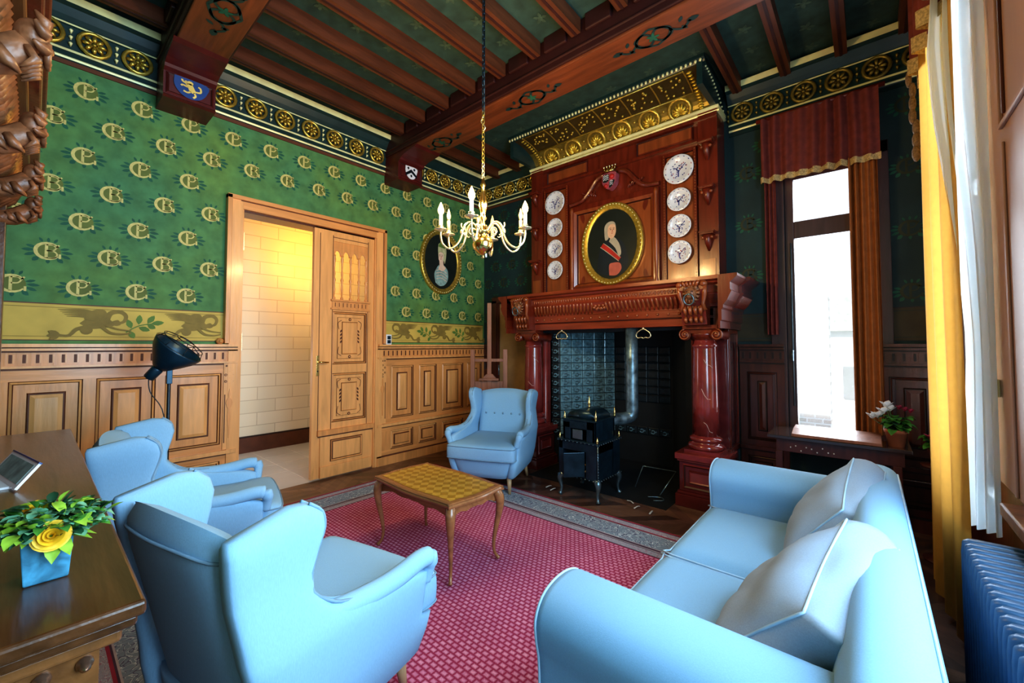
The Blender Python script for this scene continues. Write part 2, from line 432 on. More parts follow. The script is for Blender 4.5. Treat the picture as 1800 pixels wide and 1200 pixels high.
def griffin(mb,f,u,z,s=1,flip=1):
    n_=[0]
    def layer(a): 
        n_[0]+=1; return .003+.0006*n_[0]
    g=lambda a,b,d:f(u+flip*a*s,z+b*s,d)
    mb.blob(g,[(-.08,.0),(-.03,.045),(.03,.05),(.07,.03),(.09,-.01),(.03,-.03),(-.03,-.035)],layer(0),'griffin')
    mb.stroke(g,[(.05,.02),(.07,.075),(.12,.088),(.15,.06),(.14,.02),(.105,.005)],lambda t:.034-.018*t,layer(0),'griffin')
    mb.blob(g,[(.08,.02),(.11,.03),(.125,.0),(.10,-.012),(.075,.0)],layer(0),'griffin')
    for i in range(5):
        mb.stroke(g,[(.02,.03+.008*i),(-.06,.045+.011*i),(-.14-.01*i,.045+.011*i)],lambda t:.022*(1-t)+.003,layer(0),'griffin')
    mb.blob(g,[(-.06,.03),(-.02,.09),(.04,.095),(.05,.05),(.0,.02)],layer(0),'griffin')
    mb.ell(g,-.045,-.045,.03,.03,layer(0),'griffin',14)
    mb.stroke(g,[(-.03,-.02),(-.09,-.04),(-.13,-.085),(-.19,-.075)],lambda t:.028-.016*t,layer(0),'griffin')
    for q in (.4,-.1,-.6): mb.leaf2(g,-.165,-.078,PI-q,.06,.03,layer(0),'griffin')
    mb.stroke(g,[(.03,-.02),(.07,-.06),(.13,-.07),(.18,-.06)],lambda t:.02-.01*t,layer(0),'griffin')
    mb.stroke(g,[(.05,-.01),(.11,-.035),(.18,-.045)],lambda t:.014-.006*t,layer(0),'griffin')
def sprig(mb,f,u,z,s=1,flip=1):
    g=lambda a,b,d:f(u+flip*a*s,z+b*s,d); D=.003
    mb.stroke(g,[(-.12,-.06),(-.05,-.01),(.03,.01)],.008,D,'sprig')
    k_=0
    for a,b,an,L in [(-.09,-.03,1.9,.07),(-.05,0,1.5,.075),(0,.01,1.0,.075),(.02,.01,.15,.08),(.0,.0,-.5,.055),(-.05,-.02,-.35,.07),(-.1,-.05,-1.1,.06)]:
        k_+=1; mb.leaf2(g,a,b,an,L,.038,D+.0006*k_,'sprig')
def frieze(mb,f,u0,u1,flip=1,phase=None):
    """mustard band z 1.49-1.755"""
    mb.fbox(f,u0,1.49,0,u1,1.755,.002,'mustard')
    for z,h,m in [(1.752,.008,'oak_groove'),(1.728,.004,'griffin'),(1.515,.004,'griffin'),(1.487,.006,'oak_groove')]:
        mb.fbox(f,u0,z,0,u1,z+h,.0035,m)
    u=phase if phase is not None else u0+.2
    while u<u1-.2:
        if u>u0+.18: griffin(mb,f,u,1.618,1.12,flip)
        if u+.3<u1-.1 and u+.3>u0+.1: sprig(mb,f,u+.3,1.62,1.08,flip)
        u+=.61
def motifs_ok(): pass

# ------------------------------------------------------------------ WALLS
# left wall (x=0) with door opening
def wall_left():
    mb=MB(); y0,y1=-5.2,0
    for a,b,c,d in [(y0,DY0,0,CZ),(DY1,y1,0,CZ),(DY0,DY1,DZ,CZ)]:
        mb.fbox(FL,a,c,-.2,b,d,0,'green')
    wallpaper(mb,FL,-5.0,-.05,[(-3.50,-1.72,0,2.93)])
    frieze(mb,FL,-5.2,-3.43,1,-4.26)
    frieze(mb,FL,-1.76,-.03,-1,-1.46)
    struct(mb.build('wall_left'),'green monogrammed wallpaper wall with a mustard griffin frieze around the doorway','wall')
wall_left()
def wall_back():
    mb=MB()
    mb.fbox(FB,-.2,0,-.2,1.25,CZ,0,'green_shaded')
    mb.fbox(FB,1.25,1.62,-.2,3.45,CZ,0,'green_shaded')
    mb.fbox(FB,3.45,0,-.2,WX0,CZ,0,'green_shaded'); mb.fbox(FB,WX1,0,-.2,W+.2,CZ,0,'green_shaded')
    mb.fbox(FB,WX0,WZ1,-.2,WX1,CZ,0,'green_shaded'); mb.fbox(FB,WX0,0,-.2,WX1,WZ0,0,'green_shaded')
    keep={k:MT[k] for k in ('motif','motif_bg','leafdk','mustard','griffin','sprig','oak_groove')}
    MT.update(motif=MT['motif_shaded'],motif_bg=MT['green_shaded'],mustard=MT['must_shaded'],griffin=MT['green_shaded'],sprig=MT['motif_shaded'],oak_groove=MT['oak_dkg'])  # back wall pattern takes copies darkened as if in shade
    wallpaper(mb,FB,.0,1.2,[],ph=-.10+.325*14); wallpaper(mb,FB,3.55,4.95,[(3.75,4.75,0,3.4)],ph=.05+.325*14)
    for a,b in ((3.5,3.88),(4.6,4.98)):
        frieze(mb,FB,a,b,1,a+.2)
    MT.update(keep)
    struct(mb.build('wall_back'),'green papered wall, shade painted in, behind the great fireplace and the narrow window','wall')
wall_back()
# right wall x=W : window opening y -1.98.. and a bay window far side
def wall_right():
    mb=MB(); FR=lambda u,v,d:(W-d,u,v)
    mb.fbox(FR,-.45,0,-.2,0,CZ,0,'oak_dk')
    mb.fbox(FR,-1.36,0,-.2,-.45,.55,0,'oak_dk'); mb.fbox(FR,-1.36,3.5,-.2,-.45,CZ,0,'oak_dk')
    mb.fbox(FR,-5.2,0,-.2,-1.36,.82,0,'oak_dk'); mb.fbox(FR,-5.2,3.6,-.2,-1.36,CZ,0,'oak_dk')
    struct(mb.build('wall_right'),'right hand wall under and around the tall windows','wall')
wall_right()
mb=MB(); mb.box(-.2,-5.4,0,W+.2,-5.2,CZ,'green'); struct(mb.build('wall_front'),'green papered wall behind the camera and the sideboard','wall')

# ------------------------------------------------------------------ FLOOR / CEILING
def floor_simple():
    mb=MB(); fm=floor_mats(); rnd=random.Random(3)
    mb.box(-.2,-5.2,-.08,W,.5,-.004,fm[2])
    # chevron planks: bands 0.42 wide running along x
    bw=.42; w=.085
    nb=int(5.8/bw)
    for k in range(nb):
        y0=-5.2+k*bw; y1=y0+bw; s=1 if k%2 else -1
        i=-6
        while i*w*1.414<W+.6:
            x=i*w*1.414; dx=bw*s
            if s<0: x+=bw
            g=.0015
            q=[(x+g,y0),(x+w*1.414-g,y0),(x+w*1.414-g+dx,y1),(x+g+dx,y1)]
            if all(a>=-.02 and a<=W for a,b in q): mb.add([(a,b,0) for a,b in q],[(0,1,2,3)],fm[rnd.randrange(4)])
            else:
                q=[(min(max(a,0),W),b) for a,b in q]
                if max(a for a,b in q)-min(a for a,b in q)>.02: mb.add([(a,b,0) for a,b in q],[(0,1,2,3)],fm[rnd.randrange(4)])
            i+=1
    struct(mb.build('floor'),'dark oak herringbone parquet floor around the rug','floor')
floor_simple()
def ceiling():
    mb=MB()
    mb.box(-.2,-5.2,CZ,W+.2,.2,CZ+.1,'ceilgreen')
    rnd=random.Random(5)
    fd=lambda u,v,d:(u,v,CZ-d)
    x=.6
    while x<W:
        y=-5
        while y<0:
            for k in range(5):
                a=rnd.uniform(0,6.28); mb.leaf2(fd,x,y,k*1.256+a*.1,.06,.03,.004,'ceilmotif')
            mb.ell(fd,x,y,.02,.02,.005,'ceilmotif',8)
            y+=.3
        x+=.4
    struct(mb.build('ceiling'),'dark green stencilled ceiling boards between the timber joists','ceiling')
    # joists
    n=0
    for (a,b,tagn) in [(-3.58,-1.79,'between the two main beams'),(-1.40,-.0,'beyond the second main beam'),(-5.2,-3.95,'behind the first main beam')]:
        k=0; x=.40
        while x<W-.1:
            if a==-1.40 and 1.1<x<3.55: x+=.4; continue
            mb=MB(); mb.origin=(x,(a+b)/2,3.935)
            mb.box(x-.042,a,3.94,x+.042,b,CZ+.0,'joist')
            mb.box(x-.010,a,3.935,x+.010,b,3.942,'beam_dk')
            o=mb.build('ceiling_joist'); 
            tag(o,'reddish brown timber ceiling joist '+tagn,'joist','joists '+tagn)
            n+=1; x+=.40
ceiling()
def beam(ya,yb,label,stencil):
    t=thing('ceiling_beam',label,'beam',(2.5,(ya+yb)/2,3.76))
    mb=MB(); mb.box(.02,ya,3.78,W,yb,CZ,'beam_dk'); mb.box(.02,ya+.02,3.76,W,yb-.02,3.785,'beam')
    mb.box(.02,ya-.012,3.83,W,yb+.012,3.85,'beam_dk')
    # blocking between joists
    x=.6
    while x<W:
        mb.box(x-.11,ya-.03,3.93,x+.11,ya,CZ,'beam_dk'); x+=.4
    mb.build('beam_body',t,bevel=.008)
    mb=MB(); g=lambda u,v,d:(u,v,3.76-d)
    yc=(ya+yb)/2
    for x in stencil:
        for s in (1,-1):
            mb.stroke(g,[(x,yc-.1*s),(x+.1,yc-.05*s),(x+.13,yc+.03*s),(x+.05,yc+.07*s),(x,yc+.02*s)],.02,.003,'teal')
            mb.stroke(g,[(x,yc-.1*s),(x-.1,yc-.05*s),(x-.13,yc+.03*s),(x-.05,yc+.07*s),(x,yc+.02*s)],.02,.003,'teal')
            mb.stroke(g,[(x+s*.13,yc),(x+s*.2,yc+.05),(x+s*.27,yc)],.02,.003,'teal')
            mb.leaf2(g,x+s*.24,yc,0 if s>0 else PI,.09,.05,.003,'teal'); mb.leaf2(g,x+s*.2,yc-.02,-1,.06,.03,.003,'teal'); mb.leaf2(g,x+s*.2,yc+.02,1,.06,.03,.003,'teal')
        for i in range(5): mb.leaf2(g,x,yc,i*1.256,.05,.025,.0035,'leafdk')
    mb.build('stencilled_ornament',t)
    return t
beam(-3.95,-3.58,'heavy brown ceiling beam above the blue lion shield',[1.2,3.0])
beam(-1.78,-1.41,'heavy red brown ceiling beam above the silver and black shield',[.9,2.2,3.35])

def corbel(yc,label,kind):
    t=thing('wall_corbel',label,'corbel',(0,yc,3.42))
    w=.175
    g=lambda u,v,d:(d,yc+u,v)
    mb=MB()
    # lower block
    prof=[(.0,3.45),(.29,3.45),(.315,3.462),(.30,3.475),(.30,3.66),(.335,3.68),(.35,3.70),(.42,3.72),(.62,3.74),(.66,3.76),(.0,3.76)]
    mb.profile(prof,g,-w,w,MT['corbel'])
    mb.build('corbel_block',t,bevel=.006)
    mb=MB()
    mb.nest(g,-w+.015,3.48,w-.015,3.655,[(0,.302),(.012,.314),(.022,.306)],['corbel','mah_dk','corbel'])
    _g=g; g=lambda u,v,d:_g(u*1.08,3.570+(v-3.53)*1.02,d)
    if kind=='lion':
        mb.blob(g,[(-.10,3.605),(.10,3.605),(.10,3.53),(.06,3.47),(.0,3.45),(-.06,3.47),(-.10,3.53)],.315,'shieldblue')
        d=.3185
        mb.blob(g,[(-.035,3.56),(.0,3.575),(.02,3.545),(.03,3.515),(.01,3.50),(-.01,3.515),(-.02,3.54)],d,'yel')
        mb.ell(g,-.005,3.578,.02,.016,d,'yel',10)
        for p in ([(-.02,3.565),(-.05,3.575),(-.055,3.59)],[(-.02,3.54),(-.05,3.545),(-.06,3.535)],[(.0,3.51),(-.02,3.495),(-.045,3.50)],[(.02,3.51),(.03,3.485),(.015,3.465)],[(.03,3.52),(.06,3.53),(.06,3.56),(.045,3.57)]):
            mb.stroke(g,p,.013,d,'yel')
        mb.leaf2(g,-.02,3.582,PI,.02,.012,d,'yel')
    else:
        mb.blob(g,[(-.075,3.60),(.075,3.60),(.075,3.53),(.045,3.47),(.0,3.45),(-.045,3.47),(-.075,3.53)],.315,'china')
        mb.add([g(-.075,3.51,.319),g(0,3.57,.319),g(.075,3.51,.319),g(.075,3.475,.319),g(0,3.53,.319),g(-.075,3.475,.319)],[(0,1,4,5),(1,2,3,4)],'black')
        for a,b in ((-.04,3.575),(.04,3.575),(0,3.49)): mb.ell(g,a,b,.013,.016,.319,'black',8)
    mb.build('shield',t)
corbel(-3.775,'dark red ceiling corbel bearing a blue shield with a golden lion','lion')
corbel(-1.595,'dark red ceiling corbel bearing a white shield with black chevron','silver')

# ------------------------------------------------------------------ cornices
def rosette(mb,g,R=.085,shell=False,mat='gold'):
    """g(a,b,d) local frame"""
    mb.ring([g(R*cos(t),R*sin(t),.016) for t in [2*PI*i/16 for i in range(16)]],R*.17,mat,6)
    k=8 if not shell else 7
    if shell:
        for i in range(k):
            a=PI*(.02+.96*i/(k-1)); L=R*.78
            pts=[g(0,-R*.35,.01),g(cos(a)*L*.5,-R*.35+sin(a)*L*.6,.026),g(cos(a)*L*.86,-R*.35+sin(a)*L*1.15,.012)]
            mb.tube(pts,[R*.07,R*.14,R*.12],mat if mat!='gold' else 'shell',5)
        for s in (1,-1): mb.tube([g(s*R*.1,-R*.4,.02),g(s*R*.4,-R*.5,.02),g(s*R*.5,-R*.25,.015)],R*.09,'shell',5)
    else:
        for i in range(k):
            a=2*PI*i/k
            mb.tube([g(cos(a)*R*.2,sin(a)*R*.2,.02),g(cos(a)*R*.55,sin(a)*R*.55,.022),g(cos(a)*R*.75,sin(a)*R*.75,.008)],[R*.10,R*.20,R*.13],mat,5)
        mb.tube([g(0,0,.0),g(0,0,.03)],R*.15,mat,6)
CP=[(0,3.56),(.012,3.56),(.012,3.592),(.02,3.60),(.026,3.612),(.02,3.62),(.02,3.648),(.032,3.655),(.032,3.672),(.02,3.68),(.035,3.845),(.05,3.85),(.05,3.862),(.05,3.87),(.075,3.90),(.11,3.95),(.13,3.955),(.15,3.965),(.155,4.02),(.13,4.04),(.0,CZ)]
CM=['oak_groove','oak_groove','teal','gold_line','gold_line','teal','teal','gold_line','teal','teal','teal','gold_line','teal','teal','teal','teal','teal','gold_line','mah_dk','mah_dk']
def cornice(name,f,segs,label,dark=False,z=0):
    mb=MB(); mats=[MT[m] for m in CM]
    if dark: mats=[MT['teal'] if m in('oak_groove','mah_dk') else MT[m] for m in CM]  # dark: shade put into the gilding and trim colours
    for a,b in segs:
        mb.profile(CP,f,a,b,MT['teal'],mats)
        n=max(1,int(round((b-a)/.245))); st=(b-a)/n
        for i in range(n):
            uc=a+st*(i+.5)
            g=lambda p,q,d:f(uc+p,3.765+q,.028+d)
            rosette(mb,g,.086,False,'gold_dk' if dark else 'gold')
            ue=a+st*i
            g2=lambda p,q,d:f(ue+p,3.765+q,.028+d)
            for q in (-.05,0,.05): mb.tube([g2(0,q-.018,.0),g2(0,q,.018),g2(0,q+.018,.0)],[.004,.013,.004],'gold_dk' if dark else 'gold_line',5)
    return struct(mb.build(name),label,'cornice')
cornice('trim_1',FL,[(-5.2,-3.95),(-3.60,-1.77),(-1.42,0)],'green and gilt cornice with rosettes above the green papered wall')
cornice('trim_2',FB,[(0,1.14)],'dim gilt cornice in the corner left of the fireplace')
cornice('trim_3',FB,[(3.50,W)],'cornice with gilt edges, shade painted in, above the narrow window',True)

# ------------------------------------------------------------------ wainscot
def wainscot(name,f,u0,u1,bays,label,dark=False,pil=None):
    o,og,ol,oy=('oak_dk','oak_dkg','oak_dk','oak_dk') if dark else ('oak','oak_groove','oak_lt','oak_y')  # dark: oak swapped for a copy with shade in its colour
    mb=MB()
    T=.03
    mb.fbox(f,u0,0,0,u1,.10,.055,o); mb.fbox(f,u0,.10,0,u1,.115,.045,og)
    mb.fbox(f,u0,.115,0,u1,.17,T,oy); mb.fbox(f,u0,.40,0,u1,.45,T,oy)
    mb.fbox(f,u0,.45,0,u1,.462,.04,og); mb.fbox(f,u0,.462,0,u1,.495,.055,ol); mb.fbox(f,u0,.495,0,u1,.55,T,oy)
    mb.fbox(f,u0,1.197,0,u1,1.275,T,oy)
    mb.fbox(f,u0,1.275,0,u1,1.288,.04,og); mb.fbox(f,u0,1.288,0,u1,1.305,.055,ol)
    mb.fbox(f,u0,1.305,0,u1,1.40,.035,o)
    mb.fbox(f,u0,1.40,0,u1,1.412,.045,og); mb.fbox(f,u0,1.412,0,u1,1.43,.06,ol); mb.fbox(f,u0,1.43,0,u1,1.438,.05,og); mb.fbox(f,u0,1.438,0,u1,1.462,.085,ol)
    u=u0+.03
    while u<u1-.03:
        mb.fbox(f,u-.008,1.325,.035,u+.008,1.385,.0365,og)
        mb.fbox(f,u+.011,1.325,.035,u+.017,1.385,.0375,ol); u+=.062
    last=u0
    for a,b in bays:
        if a>last: mb.fbox(f,last,.55,0,a,1.197,T,o); mb.fbox(f,last,.17,0,a,.40,T,o)
        mb.nest(f,a,.55,b,1.197,[(0,T),(.006,T-.012),(.018,T-.004),(.024,T-.018),(.085,T-.018),(.092,T-.006),(.10,T-.006),(.125,T+.004)],[og,ol,og,o,og,og,ol,ol])
        mb.nest(f,a,.17,b,.40,[(0,T),(.006,T-.012),(.018,T-.004),(.024,T-.018),(.05,T-.018),(.06,T+.0)],[og,ol,og,o,og,o])
        last=b
    if last<u1: mb.fbox(f,last,.55,0,u1,1.197,T,o); mb.fbox(f,last,.17,0,u1,.40,T,o)
    for a,b in (pil or []):   # carved pilaster strips
        mb.fbox(f,a,.5,T,b,1.29,T+.012,ol); c=(a+b)/2; w=b-a
        for s in (-1,1):
            mb.fbox(f,c+s*w*.38-.004,.56,T+.012,c+s*w*.38+.004,1.0,T+.0145,og)
        for k in (-1,0,1): mb.ell(lambda u_,v_,d_:f(u_,v_,d_),c+k*w*.28,1.262,.009,.009,T+.0145,og,8)
        for (p,q) in [(0,1.21),(-.03,1.18),(.03,1.18),(0,1.15),(-.03,1.12),(.03,1.12),(0,1.10),(0,1.07)]:
            mb.ell(f,c+p,q,.012,.012,T+.0145,og,8); mb.ell(f,c+p,q,.006,.006,T+.0155,ol,6)
        pts=[(0,1.05),(.008,1.0),(.004,.97),(.02,.95),(.026,.92),(.018,.89),(.008,.87),(.012,.8),(.007,.7),(.002,.6)]
        prof=[(c-r,z) for r,z in pts]+[(c+r,z) for r,z in reversed(pts)]
        mb.prism([(a_+.004*(1 if i<10 else 1),b_) for i,(a_,b_) in enumerate(prof)],f,T+.012,T+.013,og)
        mb.prism(prof,f,T+.012,T+.022,o)
    return struct(mb.build(name),label,'wainscot')
wainscot('trim_4',FL,-5.2,-3.32,[(-5.1,-4.75),(-4.68,-4.32),(-4.25,-3.90),(-3.84,-3.44)],'honey oak wainscot panelling left of the doorway',pil=[(-3.425,-3.335)])
wainscot('trim_5',FL,-1.86,0,[(-1.66,-1.33),(-1.24,-.95),(-.85,-.46),(-.38,-.08)],'honey oak wainscot panelling right of the door',pil=[(-1.84,-1.74)])
wainscot('trim_6',FB,.0,.20,[(.04,.16)],'wainscot strip painted as shaded oak in the corner beside the easel',True)
wainscot('trim_7',FB,3.56,3.93,[(3.62,3.87)],'panelling painted as shaded oak between the fireplace and the narrow window',True)
wainscot('trim_8',FB,4.58,W,[(4.64,4.94)],'panelling painted as shaded oak right of the narrow window',True)
# wall panel/opening behind easel
def side_door():
    t=struct(thing('door_2','tall dark framed door with a tan panel behind the easel','door',(.6,-.01,0)))
    mb=MB()
    for a,b,c,d in [(.21,.35,0,2.13),(1.10,1.24,0,2.13),(.21,1.24,2.07,2.17)]:
        mb.fbox(FB,a,c,.001,b,d,.05,'oak_dk'); mb.fbox(FB,a+.03,c+.01,.05,b-.03,d-.01,.062,'oak_dk')
    mb.build('door_frame',t,bevel=.005)
    mb=MB(); mb.fbox(FB,.35,0,.001,1.10,2.07,.02,'tan'); mb.build('door_panel',t)
side_door()
# ------------------------------------------------------------------ DOOR left wall
def doorway():
    t=struct(thing('trim_9','honey oak architrave framing the tall doorway','door frame',(0,-2.6,0)))
    mb=MB()
    f=FL
    def arch(a,b,c,d,flat):
        mb.fbox(f,a,c,0,b,d,.05,'oak_lt')
    # jambs and head, moulded
    for (u_in,u_out,s) in ((DY0,-3.43,-1),(DY1,-1.765,1)):
        lo=1.47 if s<0 else 0
        lo=0
        a,b=sorted((u_in,u_in+s*.095)); mb.fbox(f,a,lo,0,b,DZ+.095,.045,'oak_lt')
        a,b=sorted((u_in+s*.095,u_out)); mb.fbox(f,a,1.47,0,b,2.86,.07,'oak')
        a,b=sorted((u_in+s*.088,u_in+s*.096)); mb.fbox(f,a,1.47,.045,b,DZ+.09,.047,'oak_groove')
        a,b=sorted((u_in,u_in-s*.012)); mb.fbox(f,a,0,-.2,b,DZ,.03,'oak_lt')
    mb.fbox(f,DY0-.0,DZ,0,DY1,DZ+.09,.045,'oak_y'); mb.fbox(f,-3.43,DZ+.078,0,-1.765,2.865,.07,'oak_y'); mb.fbox(f,-3.32,DZ+.07,.045,-1.87,DZ+.078,.047,'oak_groove')
    mb.fbox(f,DY0,DZ-.02,-.2,DY1,DZ,.01,'oak_dk')
    mb.build('architrave',t,bevel=.006)
    mb=MB()
    for y in (-3.46,): 
        mb.lathe((0,0,0),[(.028,0),(.03,.02),(.02,.035),(.0,.04)],'oak',14,lambda a,b,z:(.02+z,y+a,1.49+b))
        mb.lathe((0,0,0),[(.012,.03),(.012,.05),(.0,.055)],'oak_lt',10,lambda a,b,z:(.02+z,y+a,1.49+b))
    mb.build('corner_boss',t)
    # hinge plates on the left jamb
    mb=MB()
    for z in (2.36,1.40): mb.box(-.03,DY0+.0125,z,.028,DY0+.018,z+.17,'brass_lt')
    mb.build('hinge_plate',t)
doorway()
def door_leaf():
    y0,y1=-2.615,DY1-.013; z0,z1=.02,DZ-.005
    t=struct(thing('door_1','closed honey oak door leaf with a balustered opening at its top','door',(0,(y0+y1)/2,0)))
    f=lambda u,v,d:(d-.02,u,v)
    mb=MB(); T=.03
    ya,yb=-2.40,-1.99   # panel column
    mb.fbox(f,y0,z0,-.02,ya,z1,T,'oak_lt'); mb.fbox(f,yb,z0,-.02,y1,z1,T,'oak_lt')
    for a,b in [(z0,.50),(.50,.60),(1.14,1.24),(1.83,1.96),(2.62,z1)]:
        mb.fbox(f,ya,a,-.02,yb,b,T,'oak_lt')
    for y in (y0+.06,ya-.012,yb+.006): mb.fbox(f,y,.5,T,y+.008,z1-.06,T+.002,'oak_groove')
    mb.fbox(f,ya-.01,2.66,T,yb+.01,2.668,T+.002,'oak_groove')
    # lower plinth with panel
    mb.fbox(f,-2.53,z0,T,-1.93,.14,T+.03,'oak_lt'); mb.fbox(f,-2.53,.14,T,-1.93,.46,T+.018,'oak_lt')
    mb.fbox(f,-2.55,.46,T,-1.91,.475,T+.025,'oak_groove'); mb.fbox(f,-2.56,.475,T,-1.90,.53,T+.04,'oak')
    mb.nest(f,-2.42,.18,-2.04,.42,[(0,T+.019),(.008,T+.028),(.02,T+.020),(.03,T+.026)],['oak_groove','oak','oak_groove','oak_lt'])
    # lower and middle carved panels
    for a,b in ((.60,1.14),(1.24,1.83)):
        mb.nest(f,ya,a,yb,b,[(0,T),(.006,T-.012),(.02,T-.004),(.026,T-.018),(.06,T-.018),(.064,T-.012)],['oak_groove','oak','oak_groove','oak_lt','oak_groove','oak_lt'])
        c=(ya+yb)/2; m=(a+b)/2
        mb.nest(f,ya+.11,a+.11,yb-.11,b-.11,[(0,T-.010),(.004,T-.004),(.012,T-.010)],['oak_groove','oak','oak_lt'])
        for s in (-1,1):
            mb.ell(f,c,m+s*(b-a)*.36,.018,.018,T-.008,'oak_groove',8); mb.ell(f,c,m+s*(b-a)*.36,.008,.008,T-.006,'oak_lt',6)
            for q in (-.06,-.02,.02,.06): mb.leaf2(f,c+s*.115,m+q,PI/2+s*.5,.04,.02,T-.008,'oak_groove')
            mb.stroke(f,[(c+s*.13,m+.1),(c+s*.14,m+.17),(c+s*.1,m+.2)],.006,T-.008,'oak_groove')
            mb.stroke(f,[(c+s*.13,m-.1),(c+s*.14,m-.17),(c+s*.1,m-.2)],.006,T-.008,'oak_groove')
    # rail under the balusters
    mb.fbox(f,ya-.03,1.85,T,yb+.03,1.87,T+.02,'oak'); mb.fbox(f,ya-.015,1.87,T,yb+.015,1.945,T+.01,'oak'); mb.fbox(f,ya-.03,1.945,T,yb+.03,1.965,T+.028,'oak')
    for i in range(9):
        y=ya+.02+i*.046; mb.fbox(f,y-.004,1.885,T+.01,y+.004,1.93,T+.012,'oak_groove')
    # arcade arches top
    mb.fbox(f,ya,2.55,-.01,yb,2.62,T-.008,'oak')
    n=4; st=(yb-ya)/n
    for i in range(n):
        c=ya+st*(i+.5); R=st*.5
        top=[(c-R,2.56),(c+R,2.56)]
        arc=[(c+(R-.018)*cos(a),2.46+(R+.01)*sin(a)) for a in [PI*k/8 for k in range(9)]]
        mb.prism([(c+R,2.56),(c+R,2.46)]+arc+[(c-R,2.46),(c-R,2.56)],f,0,T-.01,'oak')
    mb.build('door_panel',t,bevel=.002)
    for i in range(5):
        c=ya+st*i; c=min(max(c,ya+.012),yb-.012)
        mb=MB(); mb.lathe((.0,c,0),[(.016,1.965),(.016,1.99),(.008,2.0),(.014,2.08),(.009,2.15),(.018,2.19),(.009,2.22),(.013,2.26),(.008,2.30),(.011,2.38),(.017,2.42),(.012,2.45),(.017,2.47)],'oak',10)
        mb.build('baluster',t)
    mb=MB(); y=-2.56
    mb.fbox(f,y-.016,1.12,T,y+.016,1.34,T+.005,'brass'); mb.ell(f,y,1.17,.006,.012,T+.006,'flat_black',8)
    mb.build('lock_plate',t,bevel=.003)
    mb=MB(); mb.tube([(.012,y,1.27),(.05,y,1.27),(.055,y+.02,1.27),(.055,y+.10,1.265)],[.009,.008,.009,.007],'brass',8); mb.build('handle',t)
door_leaf()
# hall beyond the doorway
def hall():
    FH=lambda u,v,d:(-1.9+d,u,v)
    mb=MB(); mb.fbox(FH,-5.0,0,-.1,1.0,3.6,0,'hallw'); struct(mb.build('wall_hall'),'pale block wall of the lit hallway seen through the doorway','wall')
    mb=MB(); mb.fbox(FH,-5.0,0,0,1.0,.20,.03,'hallbase'); mb.fbox(FH,-5,.20,0,1,.22,.02,'oak_dkg'); struct(mb.build('baseboard_hall'),'dark brown baseboard along the hallway wall','baseboard')
    mb=MB(); mb.box(-1.9,-5.0,-.08,-.2,1.0,0,'halltile')
    for y in [ -5+.4*i for i in range(15)]: mb.box(-1.9,y-.003,0,-.2,y+.003,.001,'stone')
    for x in (-.6,-1.0,-1.4): mb.box(x-.003,-5,0,x+.003,1,.001,'stone')
    mb.box(-.2,DY0,-.08,0,DY1,.0,'halltile')
    struct(mb.build('floor_hall'),'grey tiled floor of the hallway','floor')
    mb=MB(); mb.box(-1.9,-5,3.6,-.2,1,3.7,'white'); struct(mb.build('ceiling_hall'),'plain hallway ceiling','ceiling')
    mb=MB(); mb.box(-1.9,.9,0,-.2,1.0,3.6,'white'); mb.box(-1.9,-5.1,0,-.2,-5.0,3.6,'white'); struct(mb.build('wall_hall_end'),'plain end walls of the hallway','wall')
hall()
# light switch
t=thing('light_switch','small double light switch in a white plate beside the door','switch',(.001,-1.735,1.5))
mb=MB(); mb.fbox(FL,-1.765,1.455,.05,-1.69,1.585,.075,'white'); mb.fbox(FL,-1.76,1.46,.004,-1.70,1.58,.05,'white'); mb.build('switch_plate',t,bevel=.004)
for z in (1.475,1.525):
    mb=MB(); mb.fbox(FL,-1.75,z,.075,-1.705,z+.042,.08,'lampblue'); mb.build('rocker',t)

# ------------------------------------------------------------------ RUG
def rug():
    mb=MB(); X0,Y0,X1,Y1=.48,-4.40,4.45,-1.33
    bands=[(.0,'rugr'),(.018,'rugd'),(.026,'rug1'),(.085,'rugr'),(.098,'rugd'),(.106,'rugp'),(.114,'rug2'),(.30,'rugp'),(.308,'rugd'),(.33,'rugp'),(.338,'rugd'),(.346,'rug1'),(.40,'rugd'),(.41,'rugf')]
    H=.006
    ins=[b[0]*1.06 for b in bands]
    for i in range(len(bands)-1):
        a,b=ins[i],ins[i+1]; m=bands[i][1]
        ra=[(X0+a,Y0+a,H),(X1-a,Y0+a,H),(X1-a,Y1-a,H),(X0+a,Y1-a,H)]; rb=[(X0+b,Y0+b,H),(X1-b,Y0+b,H),(X1-b,Y1-b,H),(X0+b,Y1-b,H)]
        for j in range(4): mb.add([ra[j],ra[(j+1)%4],rb[(j+1)%4],rb[j]],[(0,1,2,3)],m)
    mb.add(rb,[(0,1,2,3)],'rugf')
    base=[(X0,Y0,.001),(X1,Y0,.001),(X1,Y1,.001),(X0,Y1,.001)]; top=[(p[0],p[1],H) for p in base]
    for j in range(4): mb.add([base[j],base[(j+1)%4],top[(j+1)%4],top[j]],[(0,1,2,3)],'rugr')
    tag(mb.build('area_rug'),'large crimson patterned rug with a blue grey scrolled border','rug')
rug()

